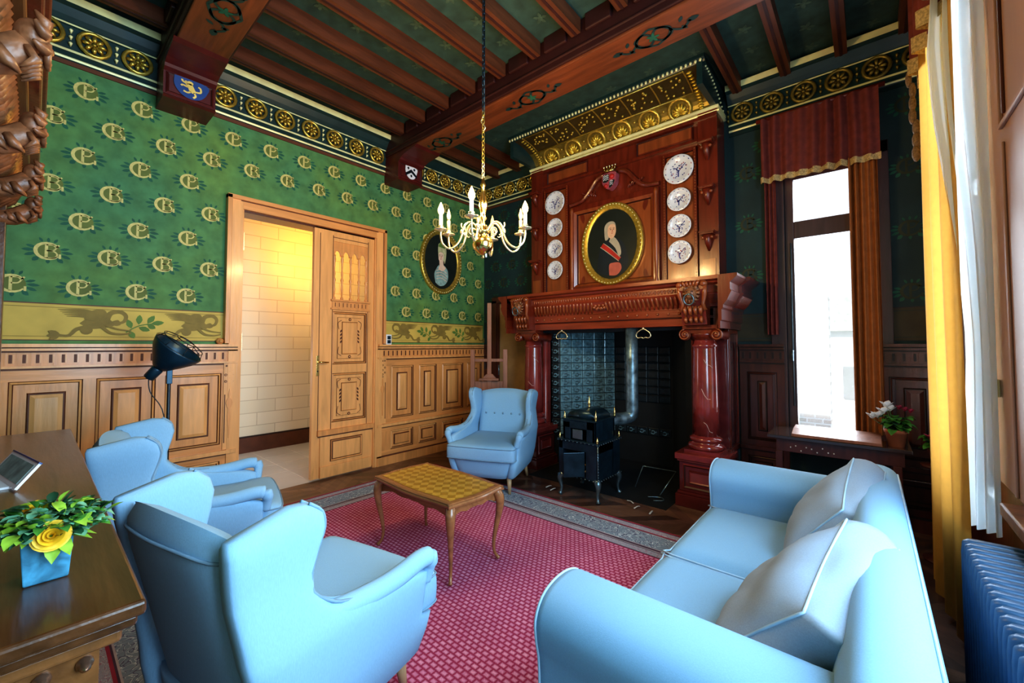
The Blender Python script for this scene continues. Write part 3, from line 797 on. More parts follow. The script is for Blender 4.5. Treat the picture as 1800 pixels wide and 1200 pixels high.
# ------------------------------------------------------------------ ARMCHAIR
def sup(cx,cy,hx,hy,z,n=20,p=3.2,rot=0):
    out=[]
    for i in range(n):
        a=2*PI*i/n; c,s_=cos(a),sin(a)
        x=hx*(abs(c)**(2/p))*(1 if c>=0 else -1); y=hy*(abs(s_)**(2/p))*(1 if s_>=0 else -1)
        out.append((cx+x,cy+y,z))
    return out
def puff(mb,cfn,nfn,T,m,nu=16,nv=16,p=5,q=1.0):
    """pillow slab: centre surface cfn(u,v), normal nfn(u,v), half thickness T(u,v)"""
    def fall(u,v):
        a=max(0,1-abs(2*u-1)**p); b=max(0,1-abs(2*v-1)**p)
        return (a*b)**.5
    for s in (1,-1):
        mb.grid(lambda u,v:Vector(cfn(u,v))+Vector(nfn(u,v))*(s*fall(u,v)*(T(u,v) if callable(T) else T)),nu,nv,m)
def ilerp(x,tab):
    if x<=tab[0][0]: return tab[0][1:]
    for a,b in zip(tab,tab[1:]):
        if x<=b[0]:
            t=(x-a[0])/(b[0]-a[0]); t=t*t*(3-2*t) if False else t
            return tuple(p+(q-p)*t for p,q in zip(a[1:],b[1:]))
    return tab[-1][1:]
def armchair(label,loc,rz):
    t=thing('wingback_armchair',label,'armchair',loc,rz,'pale blue wingback armchairs')
    Fb='fabric'
    # backrest: curved shell, front at y, leaning back
    def yb(z): return -.27-.17*(z-.30)/.70
    mb=MB()
    def cfn(u,v):
        z=.16+v*.785; x=(u-.5)*2; hw=.29+.01*v
        top=-.035*abs(x)**2.2*max(0,(v-.7)/.3) +.0
        return (x*hw, yb(z)-.045*(1-x*x)*v*.8, z+top)
    puff(mb,cfn,lambda u,v:Vector((0,.97,.24)),lambda u,v:.075-.02*v,Fb,18,22,8)
    mb.build('backrest',t,True)
    # wing + side shell
    zt=[ # z, y_back, y_front, x_centre, half thick
     (.142,-.34,.28,.275,.035),(.17,-.36,.325,.290,.045),(.25,-.375,.345,.312,.046),(.318,-.385,.352,.328,.045),(.332,-.386,.295,.330,.044),(.40,-.39,.298,.338,.044),(.47,-.40,.305,.346,.042),(.51,-.405,.305,.350,.042),
     (.535,-.41,.24,.352,.042),(.555,-.415,.08,.350,.043),(.58,-.42,-.06,.346,.042),(.62,-.425,-.15,.338,.041),(.68,-.435,-.205,.328,.040),(.74,-.445,-.205,.321,.038),(.81,-.455,-.185,.327,.037),(.87,-.463,-.172,.336,.037),(.92,-.468,-.185,.342,.036),(.955,-.47,-.225,.343,.031),(.975,-.465,-.285,.342,.018)]
    for s in (-1,1):
        mb=MB(); rings=[]
        for z,a,b,xc,th in zt:
            rings.append([(s*x,y,zz-.045*max(0,(z-.70)/.26)*min(1,max(0,(-.24-y)/.22))) for x,y,zz in sup(xc,(a+b)/2,th,(b-a)/2,z,24,5)])
        mb.loft(rings,Fb); o=mb.build('wing_panel',t,True)
        mb=MB()
        for dx in (.022,-.018):
            mb.tube(crom([(s*(.356+dx),.02,.585),(s*(.350+dx),-.07,.592),(s*(.346+dx),-.145,.62),(s*(.334+dx),-.212,.68),(s*(.327+dx),-.214,.74),(s*(.329+dx),-.194,.81),(s*(.338+dx),-.180,.87),(s*(.344+dx),-.195,.925),(s*(.345+dx),-.24,.962)],3),.0055,'piping',6)
        mb.build('piping',t,True)
        # arm roll
        mb=MB()
        pts=crom([(s*.340,-.26,.60),(s*.350,-.13,.575),(s*.360,.02,.560),(s*.368,.13,.562),(s*.376,.25,.578),(s*.380,.305,.572)],4)
        mb.tube(pts,[.008,.018,.026,.031]+[.037]*(len(pts)-6)+[.037,.025],Fb,14)
        # roll front drop
        pts2=crom([(s*.380,.306,.580),(s*.374,.318,.54),(s*.360,.315,.50),(s*.350,.308,.455)],4)
        mb.tube(pts2,[.022]+[.032]*4+[.027]*(len(pts2)-6)+[.016],Fb,12)
        mb.build('armrest',t,True)
    # base
    mb=MB(); rings=[]
    for z,hx,y0,y1 in [(.138,.23,-.30,.28),(.148,.27,-.34,.325),(.20,.295,-.36,.35),(.30,.335,-.37,.372),(.325,.340,-.37,.372)]:
        rings.append(sup(0,(y0+y1)/2,hx,(y1-y0)/2,z,28,6))
    mb.loft(rings,Fb); mb.build('base',t,True)
    # seat cushion (T shaped front)
    mb=MB()
    base=[(0,-.33),(.26,-.33),(.308,-.29),(.310,-.05),(.311,.20),(.325,.275),(.350,.305),(.354,.36),(.330,.402),(.18,.415)]
    T_=base+[(0,.418)]+[(-x,y) for x,y in reversed(base[1:])]
    T_=crom(T_+[T_[0]],3)[:-1]
    def out(k,z): return [(x*k,.05+(y-.05)*k,z) for x,y in T_]
    mb.loft([out(.965,.330),out(.992,.336),out(1.0,.352),out(1.004,.39),out(1.002,.43),out(.99,.452),out(.96,.466),out(.85,.478),out(.6,.486),out(.3,.488)],Fb)
    mb.build('seat_cushion',t,True)
    mb=MB()
    for z in (.338,.452): mb.ring([p for p in out(1.0 if z<.4 else .996,z)],.0045,'piping',5)
    mb.build('seat_piping',t,True)
    mb=MB(); mb.tube([(x*.30,yb(.875)-.040*(1-x*x)-.050*(1-abs(x)**8)**.5,.875-.03*abs(x)**3) for x in [-.97+.097*k for k in range(21)]],.005,'piping',6); mb.build('back_piping',t,True)
    for i in range(5):
        x=-.20+i*.10; z=.665
        mb=MB(); mb.sphere((x,yb(z)-.04*(1-(x/.3)**2)*.5+.068,z+.012),(.011,.007,.011),'piping',8,5); mb.build('button',t,True)
    for sx,sy in ((1,1),(-1,1),(1,-1),(-1,-1)):
        mb=MB(); x=sx*.26; y=.26 if sy>0 else -.29; ly=y+(.02 if sy>0 else -.05)
        mb.tube([(x,y,.16),(x+sx*.012,ly,.0)],[.026,.014],'leg',12); mb.build('leg',t,True)
    return t
ch=armchair('pale blue wingback armchair standing against the fireplace, facing the camera',(1.49,-1.36,.0065),math.radians(-157))
dup(ch,(2.81,-3.85,.0065),math.radians(12),'nearest pale blue wingback armchair, seen from behind beside the sideboard corner')
dup(ch,(1.34,-3.85,.0065),math.radians(-14),'pale blue wingback armchair farther along the sideboard, partly behind the nearest chair')

# ------------------------------------------------------------------ SOFA
def sofa():
    x0,x1,y0,y1=3.74,4.66,-3.55,-1.46
    t=thing('sofa','pale blue two seater sofa with rolled arms along the curtained windows','sofa',((x0+x1)/2,(y0+y1)/2,0))
    mb=MB(); rings=[]
    for z,i in [(.06,.02),(.07,0),(.30,0),(.315,.01)]:
        rings.append(sup((x0+x1)/2+.02,(y0+y1)/2,(x1-x0)/2-.02-i,(y1-y0)/2-.02-i,z,40,14))
    mb.loft(rings,'sofafab'); mb.build('base',t)
    for ya,yb_ in ((-3.285,-2.53),(-2.525,-1.735)):
        mb=MB()
        puff(mb,lambda u,v:(x0-.01+u*.68,ya+v*(yb_-ya),.385+.0*u),lambda u,v:(0,0,1),lambda u,v:.075+.012*(1-(2*u-1)**2)*(1-(2*v-1)**2),'sofafab',20,20,12)
        c=mb.build('seat_cushion',t)
        mb=MB(); d=.02; zz=.432
        mb.ring(crom([(x0+.01,ya+.05,zz),(x0+.01,yb_-.05,zz),(x0+.04,yb_-.012,zz),(x0+.66,yb_-.012,zz),(x0+.68,yb_-.05,zz),(x0+.68,ya+.05,zz),(x0+.66,ya+.012,zz),(x0+.04,ya+.012,zz),(x0+.01,ya+.05,zz)],3)[:-1],.0042,'sofapipe',6)
        p=mb.build('piping',c,local=True)
        # convert from world to local of cushion (cushion origin = sofa origin)
        w0=world_loc(t)
        for v in p.data.vertices: v.co-=w0
    # arms
    for ya,yb_ in ((-1.735,-1.46),(-3.55,-3.28)):
        c=(ya+yb_)/2; hw=(yb_-ya)/2
        mb=MB(); rings=[]
        sec=[(-hw+.02,.06),(-hw+.015,.45),(-hw-.0,.55),(-hw-.005,.62),(-hw+.03,.675),(-.04,.70),(.04,.70),(hw-.03,.675),(hw+.005,.62),(hw,.55),(hw-.015,.45),(hw-.02,.06)]
        sec=crom(sec,3)
        for x,k in [(x0-.012,.90),(x0,.985),(x0+.02,1),(x0+.3,1),(x0+.6,1),(x0+.87,1),(x0+.90,.97)]:
            rings.append([(x,c+a*k,(.38+(z-.38)*k)) for a,z in sec])
        mb.loft(rings,'sofafab'); mb.build('armrest',t)
        mb=MB()
        mb.tube([(x0-.004,c+a*.985,.38+(z-.38)*.985) for a,z in sec],.0042,'sofapipe',6); mb.build('arm_piping',t)
    # back
    mb=MB(); rings=[]
    sec=[(4.39,.30),(4.41,.50),(4.44,.68),(4.465,.765),(4.50,.80),(4.57,.80),(4.62,.765),(4.64,.68),(4.655,.4),(4.66,.06),(4.45,.06)]
    sec=crom(sec+[sec[0]],3)[:-1]
    for y,k in [(-3.545,.86),(-3.53,.95),(-3.49,1),(-3.0,1),(-2.2,1),(-1.55,1),(-1.51,.96),(-1.49,.86)]:
        rings.append([(4.53+(a-4.53)*k,y,.4+(z-.4)*k) for a,z in sec])
    mb.loft(rings,'sofafab'); mb.build('backrest',t)
    mb=MB(); mb.tube([(4.622,-3.5,.765),(4.622,-1.56,.765)],.0042,'sofapipe',6); mb.build('back_piping',t)
    for x in (x0+.1,x1-.1):
        for y in (y0+.1,y1-.1):
            mb=MB(); mb.tube([(x,y,.07),(x,y,.0065)],[.03,.022],'leg',10); mb.build('leg',t)
    return t
sofa()
def box_cushion(name,label,P,T,seed):
    """P: 4 corners of front face (bottom-far, bottom-near, top-near, top-far); T: thickness vector"""
    P=[Vector(p) for p in P]; T=Vector(T)
    cen=sum(P,Vector())/4+T/2
    t=thing(name,label,'cushion',cen,0,'loose back cushions on the sofa')
    rnd=random.Random(seed)
    nrm=T.normalized()
    def surf(k):
        def fn(u,v):
            a=P[0].lerp(P[1],u); b=P[3].lerp(P[2],u); p=a.lerp(b,v)
            bulge=(1-(2*u-1)**4)*(1-(2*v-1)**4)
            q_=v+.55*u; wr=.007*sin(9*q_+seed+1.5*sin(5*u))+.009*(abs(sin(11*(u-.35*v)+seed+.9*sin(7*v)))**.6-.6)*(.3+.7*abs(2*v-1))
            # sag edges inward
            c=(P[0]+P[1]+P[2]+P[3])/4
            pin=.13*((4*v*(1-v))*abs(2*u-1)**3*.6+(4*u*(1-u))*abs(2*v-1)**3*.6)
            p=p+(c-p)*pin
            if k==0: return p-nrm*(.06*bulge+wr*bulge)
            return p+T+nrm*(.045*bulge+wr*.7*bulge)
        return fn
    mb=MB(); mb.grid(surf(0),26,26,'cush'); mb.grid(surf(1),26,26,'cush')
    edges=[]
    N=25
    for (u0,v0,u1,v1) in ((0,0,1,0),(1,0,1,1),(1,1,0,1),(0,1,0,0)):
        for i in range(N): edges.append((u0+(u1-u0)*i/N,v0+(v1-v0)*i/N))
    A=[surf(0)(u,v) for u,v in edges]; B=[surf(1)(u,v) for u,v in edges]
    rings=[]
    for k in range(7):
        s=k/6; rings.append([a.lerp(b,s)+(a.lerp(b,s)-cen).normalized()*.030*sin(PI*s)*(1+.25*sin(i*.45+seed)) for i,(a,b) in enumerate(zip(A,B))])
    mb.loft(rings,'cush',True,False)
    mb.build('cushion_body',t,weld=True)
    for E in (A,B):
        mb=MB(); mb.ring(E,.0042,'sofapipe',6); mb.build('piping',t)
    return t
box_cushion('back_cushion','wrinkled pale cushion leaning at the far end of the sofa',[(4.22,-1.84,.53),(4.20,-2.38,.50),(4.425,-2.36,.77),(4.45,-1.80,.87)],(.12,.01,-.05),1)
box_cushion('back_cushion','wrinkled pale cushion slumped nearest the camera on the sofa',[(4.18,-2.66,.53),(4.12,-3.25,.51),(4.38,-3.27,.77),(4.45,-2.72,.85)],(.13,-.02,-.055),4)

# ------------------------------------------------------------------ TABLE
def table():
    x0,x1,y0,y1=1.78,2.63,-2.94,-2.45; H=.505
    t=thing('coffee_table','small cherrywood table with a chequered yellow top and cabriole legs','table',((x0+x1)/2,(y0+y1)/2,0))
    cx,cy=(x0+x1)/2,(y0+y1)/2
    def outline(ins,amp=.022):
        pts=[]; hx=(x1-x0)/2-ins; hy=(y1-y0)/2-ins
        n=24
        for i in range(n):
            s=-1+2*i/n; pts.append((cx+hx*s,cy-hy-amp*(cos(PI*s)*.5+.0*s)+amp*.5-amp*.5))
        for i in range(n):
            s=-1+2*i/n; pts.append((cx+hx+amp*(cos(PI*s)*.5),cy+hy*s))
        for i in range(n):
            s=1-2*i/n; pts.append((cx+hx*s,cy+hy+amp*(cos(PI*s)*.5)))
        for i in range(n):
            s=1-2*i/n; pts.append((cx-hx-amp*(cos(PI*s)*.5),cy+hy*s))
        return pts
    mb=MB()
    rings=[[(a,b,z) for a,b in outline(i)] for i,z in [(.012,H-.034),(.002,H-.030),(.0,H-.020),(.006,H-.012),(.002,H-.006),(.008,H)]]
    mb.loft(rings,'tbl',False,True); mb.build('table_top',t)
    m,nt,b=_nt('chequered_marquetry'); b.inputs['Roughness'].default_value=.35; b.inputs['Coat Weight'].default_value=.3
    tc=nt.nodes.new('ShaderNodeTexCoord'); mp=nt.nodes.new('ShaderNodeMapping'); mp.inputs['Rotation'].default_value=(0,0,PI/4)
    ck=nt.nodes.new('ShaderNodeTexChecker'); ck.inputs['Scale'].default_value=1/.05*1.0
    ck.inputs['Color1'].default_value=(.58,.33,.05,1); ck.inputs['Color2'].default_value=(.38,.19,.02,1)
    nt.links.new(tc.outputs['Object'],mp.inputs[0]); nt.links.new(mp.outputs[0],ck.inputs[0])
    n=nt.nodes.new('ShaderNodeTexNoise'); n.inputs['Scale'].default_value=30; mx=nt.nodes.new('ShaderNodeMixRGB'); mx.blend_type='MULTIPLY'; mx.inputs[0].default_value=.5
    r=_ramp(nt,[(.3,(.6,.6,.6)),(.7,(1,1,1))]); nt.links.new(tc.outputs['Object'],n.inputs[0]); nt.links.new(n.outputs[0],r.inputs[0])
    nt.links.new(ck.outputs[0],mx.inputs[1]); nt.links.new(r.outputs[0],mx.inputs[2]); nt.links.new(mx.outputs[0],b.inputs['Base Color'])
    mb=MB(); mb.add([(a,b_,H+.0012) for a,b_ in outline(.038)],[tuple(range(96))],m)
    vs=[(a,b_,H+.0012) for a,b_ in outline(.038)]; vs2=[(a,b_,H-.001) for a,b_ in outline(.038)]
    mb.build('marquetry_inlay',t)
    # apron
    fx0,fx1,fy0,fy1=x0+.045,x1-.045,y0+.045,y1-.045
    mb=MB()
    def apron(pa,pb,nx,ny):
        L=math.dist(pa,pb); n=30; top=[];bot=[]
        for i in range(n+1):
            s=i/n; w=.075-.028*sin(PI*s)**.6+.018*math.exp(-((s-.5)/.07)**2)+.012*cos(6*PI*s)*sin(PI*s)
            bot.append((s,H-.034-w)); top.append((s,H-.03))
        P=lambda s,z,d:(pa[0]+(pb[0]-pa[0])*s+nx*d,pa[1]+(pb[1]-pa[1])*s+ny*d,z)
        for i in range(n):
            for d in (0,.018): mb.add([P(*top[i],d),P(*top[i+1],d),P(*bot[i+1],d),P(*bot[i],d)],[(0,1,2,3)],'tbl')
            mb.add([P(*bot[i],0),P(*bot[i+1],0),P(*bot[i+1],.018),P(*bot[i],.018)],[(0,1,2,3)],'tbl')
    apron((fx0,fy0),(fx1,fy0),0,1); apron((fx1,fy0),(fx1,fy1),-1,0); apron((fx1,fy1),(fx0,fy1),0,-1); apron((fx0,fy1),(fx0,fy0),1,0)
    mb.build('apron',t)
    for sx,sy,px,py in ((1,1,fx1,fy1),(-1,1,fx0,fy1),(1,-1,fx1,fy0),(-1,-1,fx0,fy0)):
        mb=MB()
        prof=[(.0,H-.035,.030),(.016,.43,.032),(.020,.38,.028),(.012,.30,.021),(.0,.22,.016),(-.010,.13,.0125),(-.008,.07,.0105),(.004,.035,.0105),(.014,.0195,.013)]
        pts=crom([(px+sx*d,py+sy*d,z) for d,z,r in prof],3); rr=crom([(r,0) for d,z,r in prof],3)
        mb.tube(pts,[a[0] for a in rr],'tbl',8); mb.build('leg',t)
table()

# ------------------------------------------------------------------ FIREPLACE
def fireplace():
    t=thing('fireplace','monumental carved red wood fireplace with marble columns, tall overmantel and gilt cove','fireplace',(2.33,-.3,0))
    f=FB
    B=lambda n,mb,**k: mb.build(n,t,**k)
    CXL,CXR,CY=1.36,3.37,-.50
    # pedestals
    for cx in (CXL,CXR):
        mb=MB(); g=lambda u,v,d:(cx+u,-d,v)
        def blk(h,z0,z1,m='marble_dk',d0=-.0): mb.box(cx-h,CY-h,z0,cx+h,-.12 if False else CY+h,z1,m)
        blk(.215,.0,.11); blk(.20,.11,.135,'marble_dk'); blk(.185,.135,.40,'marble_dk'); blk(.20,.40,.42,'marble'); blk(.215,.42,.475,'marble')
        for k in (0,):
            gf=lambda u,v,d:(cx+u,CY-d,v)
            mb.nest(gf,-.15,.16,.15,.38,[(0,.186),(.01,.196),(.022,.186),(.05,.186),(.06,.20),(.07,.192)],['marble','mah_dk','marble_dk','marble_dk','marble'])
            gr=lambda u,v,d:(cx+d,CY+u,v)
            mb.nest(gr,-.15,.16,.15,.38,[(0,.186),(.01,.196),(.022,.186),(.05,.186),(.06,.20),(.07,.192)],['marble','mah_dk','marble_dk','marble_dk','marble'])
        B('pedestal',mb,bevel=.006)
        # column
        mb=MB()
        mb.box(cx-.15,CY-.15,.475,cx+.15,CY+.15,.505,'marble')
        mb.lathe((cx,CY,0),[(.145,.505),(.155,.52),(.155,.54),(.14,.555),(.125,.565),(.125,.575),(.14,.585),(.14,.605),(.125,.615),(.112,.63)],'marble',28)
        mb.lathe((cx,CY,0),[(.112,.625),(.112,.9),(.109,1.15),(.102,1.42),(.102,1.43),(.112,1.44),(.112,1.455),(.102,1.462),(.10,1.52)],'marble',28)
        rnd=random.Random(int(cx*10))
        for k in range(5):
            a0=rnd.uniform(-2.6,-.6); z=.75+.14*k; R=.1125
            pts=[(cx+R*cos(a0+j*.22),CY+R*sin(a0+j*.22),z+rnd.uniform(-.03,.03)-.03*j) for j in range(4)]
            if k%2==0: mb.tube(pts,.0022,'vein',4)
        B('column',mb)
        # ionic capital
        mb=MB()
        mb.box(cx-.15,CY-.15,1.60,cx+.15,CY+.15,1.632,'mah')
        mb.lathe((cx,CY,0),[(.105,1.50),(.13,1.545),(.135,1.56)],'mah',24)
        mb.box(cx-.13,CY-.125,1.56,cx+.13,CY+.125,1.60,'mah')
        for s in (-1,1):
            R=.052; c=(cx+s*.135,1.548)
            mb.lathe((0,0,0),[(R,-.135),(R,-.12),(R*.7,-.05),(R*.7,.05),(R,.12),(R,.135)],'mah',16,lambda a,b,z:(c[0]+a,CY+z,c[1]+b))
            sp=[(c[0]+s*(-1)*R*(1-.75*k/20)*cos(k*.5+PI*.5),CY-.139,c[1]+R*(1-.75*k/20)*sin(k*.5+PI*.5)) for k in range(21)]
            mb.tube(sp,.007,'mah_lt',5)
        B('capital',mb)
    # jambs and rear pilasters
    for x0,x1 in ((1.17,1.50),(3.20,3.53)):
        mb=MB(); mb.box(x0,-.34,0,x1,-.0,1.64,'polmarble'); mb.box(x0-.02,-.36,0,x1+.02,0,.12,'marble_dk'); mb.box(x0-.015,-.355,.45,x1+.015,0,.49,'mah')
        mb.box(x0-.01,-.35,1.56,x1+.01,0,1.60,'mah')
        gs=(lambda u,v,d:(3.53+d,u,v))
        if x0>2:
            for y in (-.27,-.17,-.07): mb.fbox(gs,y-.012,.62,.0,y+.012,1.48,.003,'mah_dk')
            mb.fbox(gs,-.335,.5,0,-.31,1.56,.012,'mah'); mb.fbox(gs,-.03,.5,0,-.0,1.56,.012,'mah')
        mb.lathe((x0+.27 if x0<2 else x0+.07,-.36,0),[(.05,.49),(.055,.52),(.04,.56),(.038,1.45),(.05,1.5),(.05,1.56)],'marble',14)
        B('jamb',mb,bevel=.004)
    # lintel + mantel mouldings
    mb=MB(); X0,X1=1.24,3.48
    mb.box(X0,-.60,1.63,X1,-.05,1.705,'mah_x'); mb.box(X0,-.61,1.705,X1,-.05,1.715,'mah_dk'); mb.box(X0,-.60,1.715,X1,-.05,1.79,'mah_x')
    B('lintel',mb,bevel=.005)
    mb=MB()
    x=1.50
    while x<3.24:
        mb=MB(); mb.sphere((x,-.605,1.752),(.014,.012,.014),'mah_lt',8,5); B('bead',mb); x+=.105
    mb=MB()
    # frieze cove behind flutes
    prof=[(.60,1.79),(.60,1.80),(.61,1.83),(.64,1.87),(.665,1.905),(.67,1.915),(.66,1.925),(.66,1.99),(.69,2.005),(.70,2.02),(.74,2.03),(.74,2.062),(.0,2.062)]
    mb.profile(prof,f,1.12,3.55,MT['mah_x'])
    mb.box(1.11,-.60,1.60,1.26,-.0,2.04,'mah'); mb.box(3.43,-.60,1.60,3.56,-.0,2.04,'mah')
    B('mantel_shelf',mb,bevel=.003)
    mb=MB(); x=1.50; n=0
    while x<3.22:
        sl=.018 if x<2.3 else 0
        if not(2.28<x<2.42):
            mb.tube([(x-sl,-.600,1.80),(x-sl*.4,-.625,1.84),(x+sl*.6,-.655,1.88),(x+sl,-.672,1.908)],[.008,.013,.014,.009],'mah_lt',6)
        x+=.045
    for k in range(9): mb.sphere((2.30+.015*k,-.645,1.855+.02*sin(k*2)),.018,'mah_lt',6,4)
    B('gadroon_fluting',mb)
    mb=MB(); rnd=random.Random(2); x=1.50
    while x<3.22:
        mb.sphere((x,-.662,1.957),(.009,.008,.022),'mah_lt',6,4); mb.sphere((x+.016,-.662,1.965),(.006,.006,.010),'mah_lt',5,4); x+=.032
    B('carved_band',mb)
    # side return on the right
    mb=MB(); fr=lambda u,v,d:(3.55-.0+d,u,v)
    prof=[(.0,1.60),(.02,1.60),(.02,1.66),(.035,1.67),(.035,1.76),(.05,1.775),(.05,1.80),(.09,1.84),(.125,1.90),(.135,1.915),(.12,1.93),(.12,1.99),(.15,2.01),(.19,2.04),(.19,2.062),(0,2.062)]
    mb.profile(prof,fr,-.42,-.0,MT['polmarble'])
    mb.profile([(d*.8,z) for d,z in prof],fr,-.74,-.42,MT['mah'])
    m2=MB(); fl=lambda u,v,d:(1.13-d,u,v); m2.profile(prof,fl,-.42,-.0,MT['mah']); m2.profile([(d*.8,z) for d,z in prof],fl,-.74,-.42,MT['mah']); B('mantel_return',m2,bevel=.003)
    for i in range(11):
        y=-.39+i*.037
        mb.tube([(3.60,y,1.80),(3.635,y,1.84),(3.672,y,1.895)],[.006,.010,.008],'mah',5)
    B('mantel_return',mb,bevel=.003)
    # lion consoles
    for cx in (1.36,3.345):
        mb=MB()
        gg=lambda u,v,d:(cx+u,-d,v)
        prof=[(.5,1.635),(.70,1.635),(.715,1.70),(.74,1.76),(.73,1.80),(.76,1.86),(.79,1.94),(.79,1.99),(.76,2.025),(.5,2.025)]
        mb.profile(prof,gg,-.105,.105,MT['mah'])
        for s in (-1,1):
            mb.sphere((cx+s*.10,-.775,1.99),(.036,.036,.03),'mah_lt',10,6); mb.tube([(cx+s*.11,-.775,1.98),(cx+s*.105,-.765,1.90),(cx+s*.085,-.745,1.82),(cx+s*.10,-.735,1.76)],[.02,.022,.016,.02],'mah_lt',8)
        for i in range(4):
            x=cx-.066+i*.044
            mb.tube([(x,-.735,1.80),(x,-.755,1.77),(x,-.735,1.72)],[.012,.019,.012],'mah_lt',8)
            mb.tube([(x,-.722,1.705),(x,-.735,1.68),(x,-.715,1.65)],[.012,.017,.010],'mah_lt',8)
        c=B('console_bracket',mb)
        mb=MB(); y=-.80
        mb.sphere((cx,y,1.905),(.052,.045,.058),'carved',12,8)       # skull
        mb.sphere((cx,y-.035,1.885),(.030,.028,.026),'carved',10,6)    # muzzle
        mb.sphere((cx,y-.058,1.897),(.012,.010,.008),'mah_dk',8,5)
        for s in (-1,1):
            mb.sphere((cx+s*.022,y-.036,1.922),(.009,.008,.007),'mah_dk',8,5); mb.sphere((cx+s*.045,y-.01,1.955),(.016,.012,.018),'carved',8,5)
        for k in range(14):
            a=2*PI*k/14; mb.tube([(cx+.04*cos(a),y+.0,1.91+.05*sin(a)),(cx+.066*cos(a),y+.01,1.91+.078*sin(a)),(cx+.074*cos(a+.25),y+.02,1.905+.09*sin(a+.25))],[.014,.014,.004],'carved',6)
        for k in range(-2,3): mb.tube([(cx+k*.022,y+.0,1.97),(cx+k*.03,y-.008,2.0),(cx+k*.038,y+.005,2.02)],[.012,.014,.006],'mah_lt',6)
        h=mb.build('lion_head',c,local=True); w0=world_loc(t)
        for v in h.data.vertices: v.co-=w0
        mb=MB(); mb.ring([(cx+.042*cos(a),y-.055-.01*sin(a),1.85+.046*sin(a)) for a in [2*PI*i/20 for i in range(20)]],.0065,'iron_lt',6)
        h=mb.build('ring',c,local=True)
        for v in h.data.vertices: v.co-=w0
    # OVERMANTEL
    mb=MB(); OX0,OX1,Z0,Z1=1.15,3.45,2.06,3.80
    D=.25
    mb.fbox(f,OX0,Z0,0,OX1,Z1,D-.02,'mah')
    # pilasters
    for a,b in ((1.15,1.33),(3.27,3.45)):
        mb.fbox(f,a,Z0,D-.02,b,Z1,D+.015,'mah')
        mb.fbox(f,a+.03,2.12,D+.015,b-.03,2.30,D+.022,'mah_lt')
    # plate panels
    for a,b in ((1.35,1.72),(2.91,3.25)):
        mb.nest(f,a,2.10,b,3.46,[(0,D),(.0,D+.01),(.03,D+.01),(.035,D-.012)],['mah','mah','mah_dk','mah_lt'])
        z=2.12
        while z<3.44:
            for x in (a+.014,b-.014): mb.fbox(f,x-.006,z,D+.01,x+.006,z+.014,D+.016,'mah_lt')
            z+=.03
        mb.fbox(f,a+.05,2.115,D-.01,b-.05,2.135,D+.012,'mah_dk')
    # centre
    mb.nest(f,1.76,2.10,2.87,3.14,[(0,D),(.0,D+.03),(.06,D+.035),(.09,D+.01),(.10,D-.01),(.105,D-.012)],['mah','mah','mah_lt','mah_dk','mah_lt'])
    for s,(u,v) in (((-1,1),(1.93,2.98)),((1,1),(2.70,2.98)),((-1,-1),(1.93,2.24)),((1,-1),(2.70,2.24))):
        mb.blob(f,[(u,v+s[1]*.07),(u+s[0]*.04,v+s[1]*.06),(u+s[0]*.03,v),(u+s[0]*.0,v-s[1]*.05),(u-s[0]*.02,v)],D-.008,'mah')
    # entablatures and scroll pediment
    mb.fbox(f,1.33,3.50,D-.02,3.27,3.53,D+.02,'mah'); mb.fbox(f,1.15,3.70,D-.02,3.45,3.73,D+.03,'mah')
    for a,b in ((1.40,2.0),(2.62,3.22)):
        mb.nest(f,a,3.54,b,3.69,[(0,D),(.01,D-.01),(.02,D+.0)],['mah_dk','mah','mah_lt'])
    for s in (-1,1):
        c=2.315
        pts=[(c+s*.56,3.18),(c+s*.40,3.20),(c+s*.30,3.28),(c+s*.20,3.40),(c+s*.10,3.44)]
        for i,(w,d) in enumerate(((.05,.02),(.02,.035))):
            p3=[(u,v) for u,v in crom(pts,4)]
            mb.tube([(u,-D-d*.6,v) for u,v in p3],w*.5,'mah' if i==0 else 'mah_lt',6)
        for k in range(6): mb.tube([(c+s*(.2+.03*k),-D-.005,3.22+.01*k),(c+s*(.23+.03*k),-D-.02,3.25+.02*(k%3)),(c+s*(.22+.03*k),-D-.005,3.29)],[.008,.014,.004],'mah',5)
    B('overmantel',mb,bevel=.003)
    # small turned colonnettes and brackets
    for cx in (1.83,2.80):
        pass
    for cx,xs in ((1.24,-1),(3.36,1)):
        for zb in (2.48,2.93,3.38):
            mb=MB()
            mb.box(cx-.06,-D-.10,zb+.05,cx+.06,-D-.01,zb+.065,'mah'); mb.box(cx-.07,-D-.115,zb+.065,cx+.07,-D-.01,zb+.08,'mah')
            mb.tube([(cx,-D-.02,zb-.10),(cx,-D-.05,zb-.03),(cx,-D-.075,zb+.05)],[.010,.028,.04],'mah',8)
            for s in (-1,1): mb.sphere((cx+s*.04,-D-.075,zb+.02),.017,'mah_lt',8,5)
            B('bracket',mb)
    for cx in (1.79,2.84):
        mb=MB(); mb.lathe((cx,-D-.03,0),[(.02,2.10),(.024,2.14),(.015,2.18),(.022,2.4),(.022,2.9),(.015,3.05),(.024,3.09),(.02,3.13)],'mah_lt',10); B('colonnette',mb)
    # crest
    mb=MB(); c=2.315
    g=lambda u,v,d:(c+u,-.30-d,3.34+v)
    pts=[(-.075,.085),(.075,.085),(.085,.02),(.07,-.05),(.0,-.105),(-.07,-.05),(-.085,.02)]
    pp=crom(pts+[pts[0]],4)[:-1]
    mb.prism(pp,g,-.06,.02,'cred')
    mb.blob(g,[(-.07,.07),(-.005,.07),(-.005,-.01),(-.075,-.01)],.0215,'flat_black'); mb.blob(g,[(.005,-.01),(.072,-.01),(.045,-.07),(.005,-.09)],.0215,'flat_black')
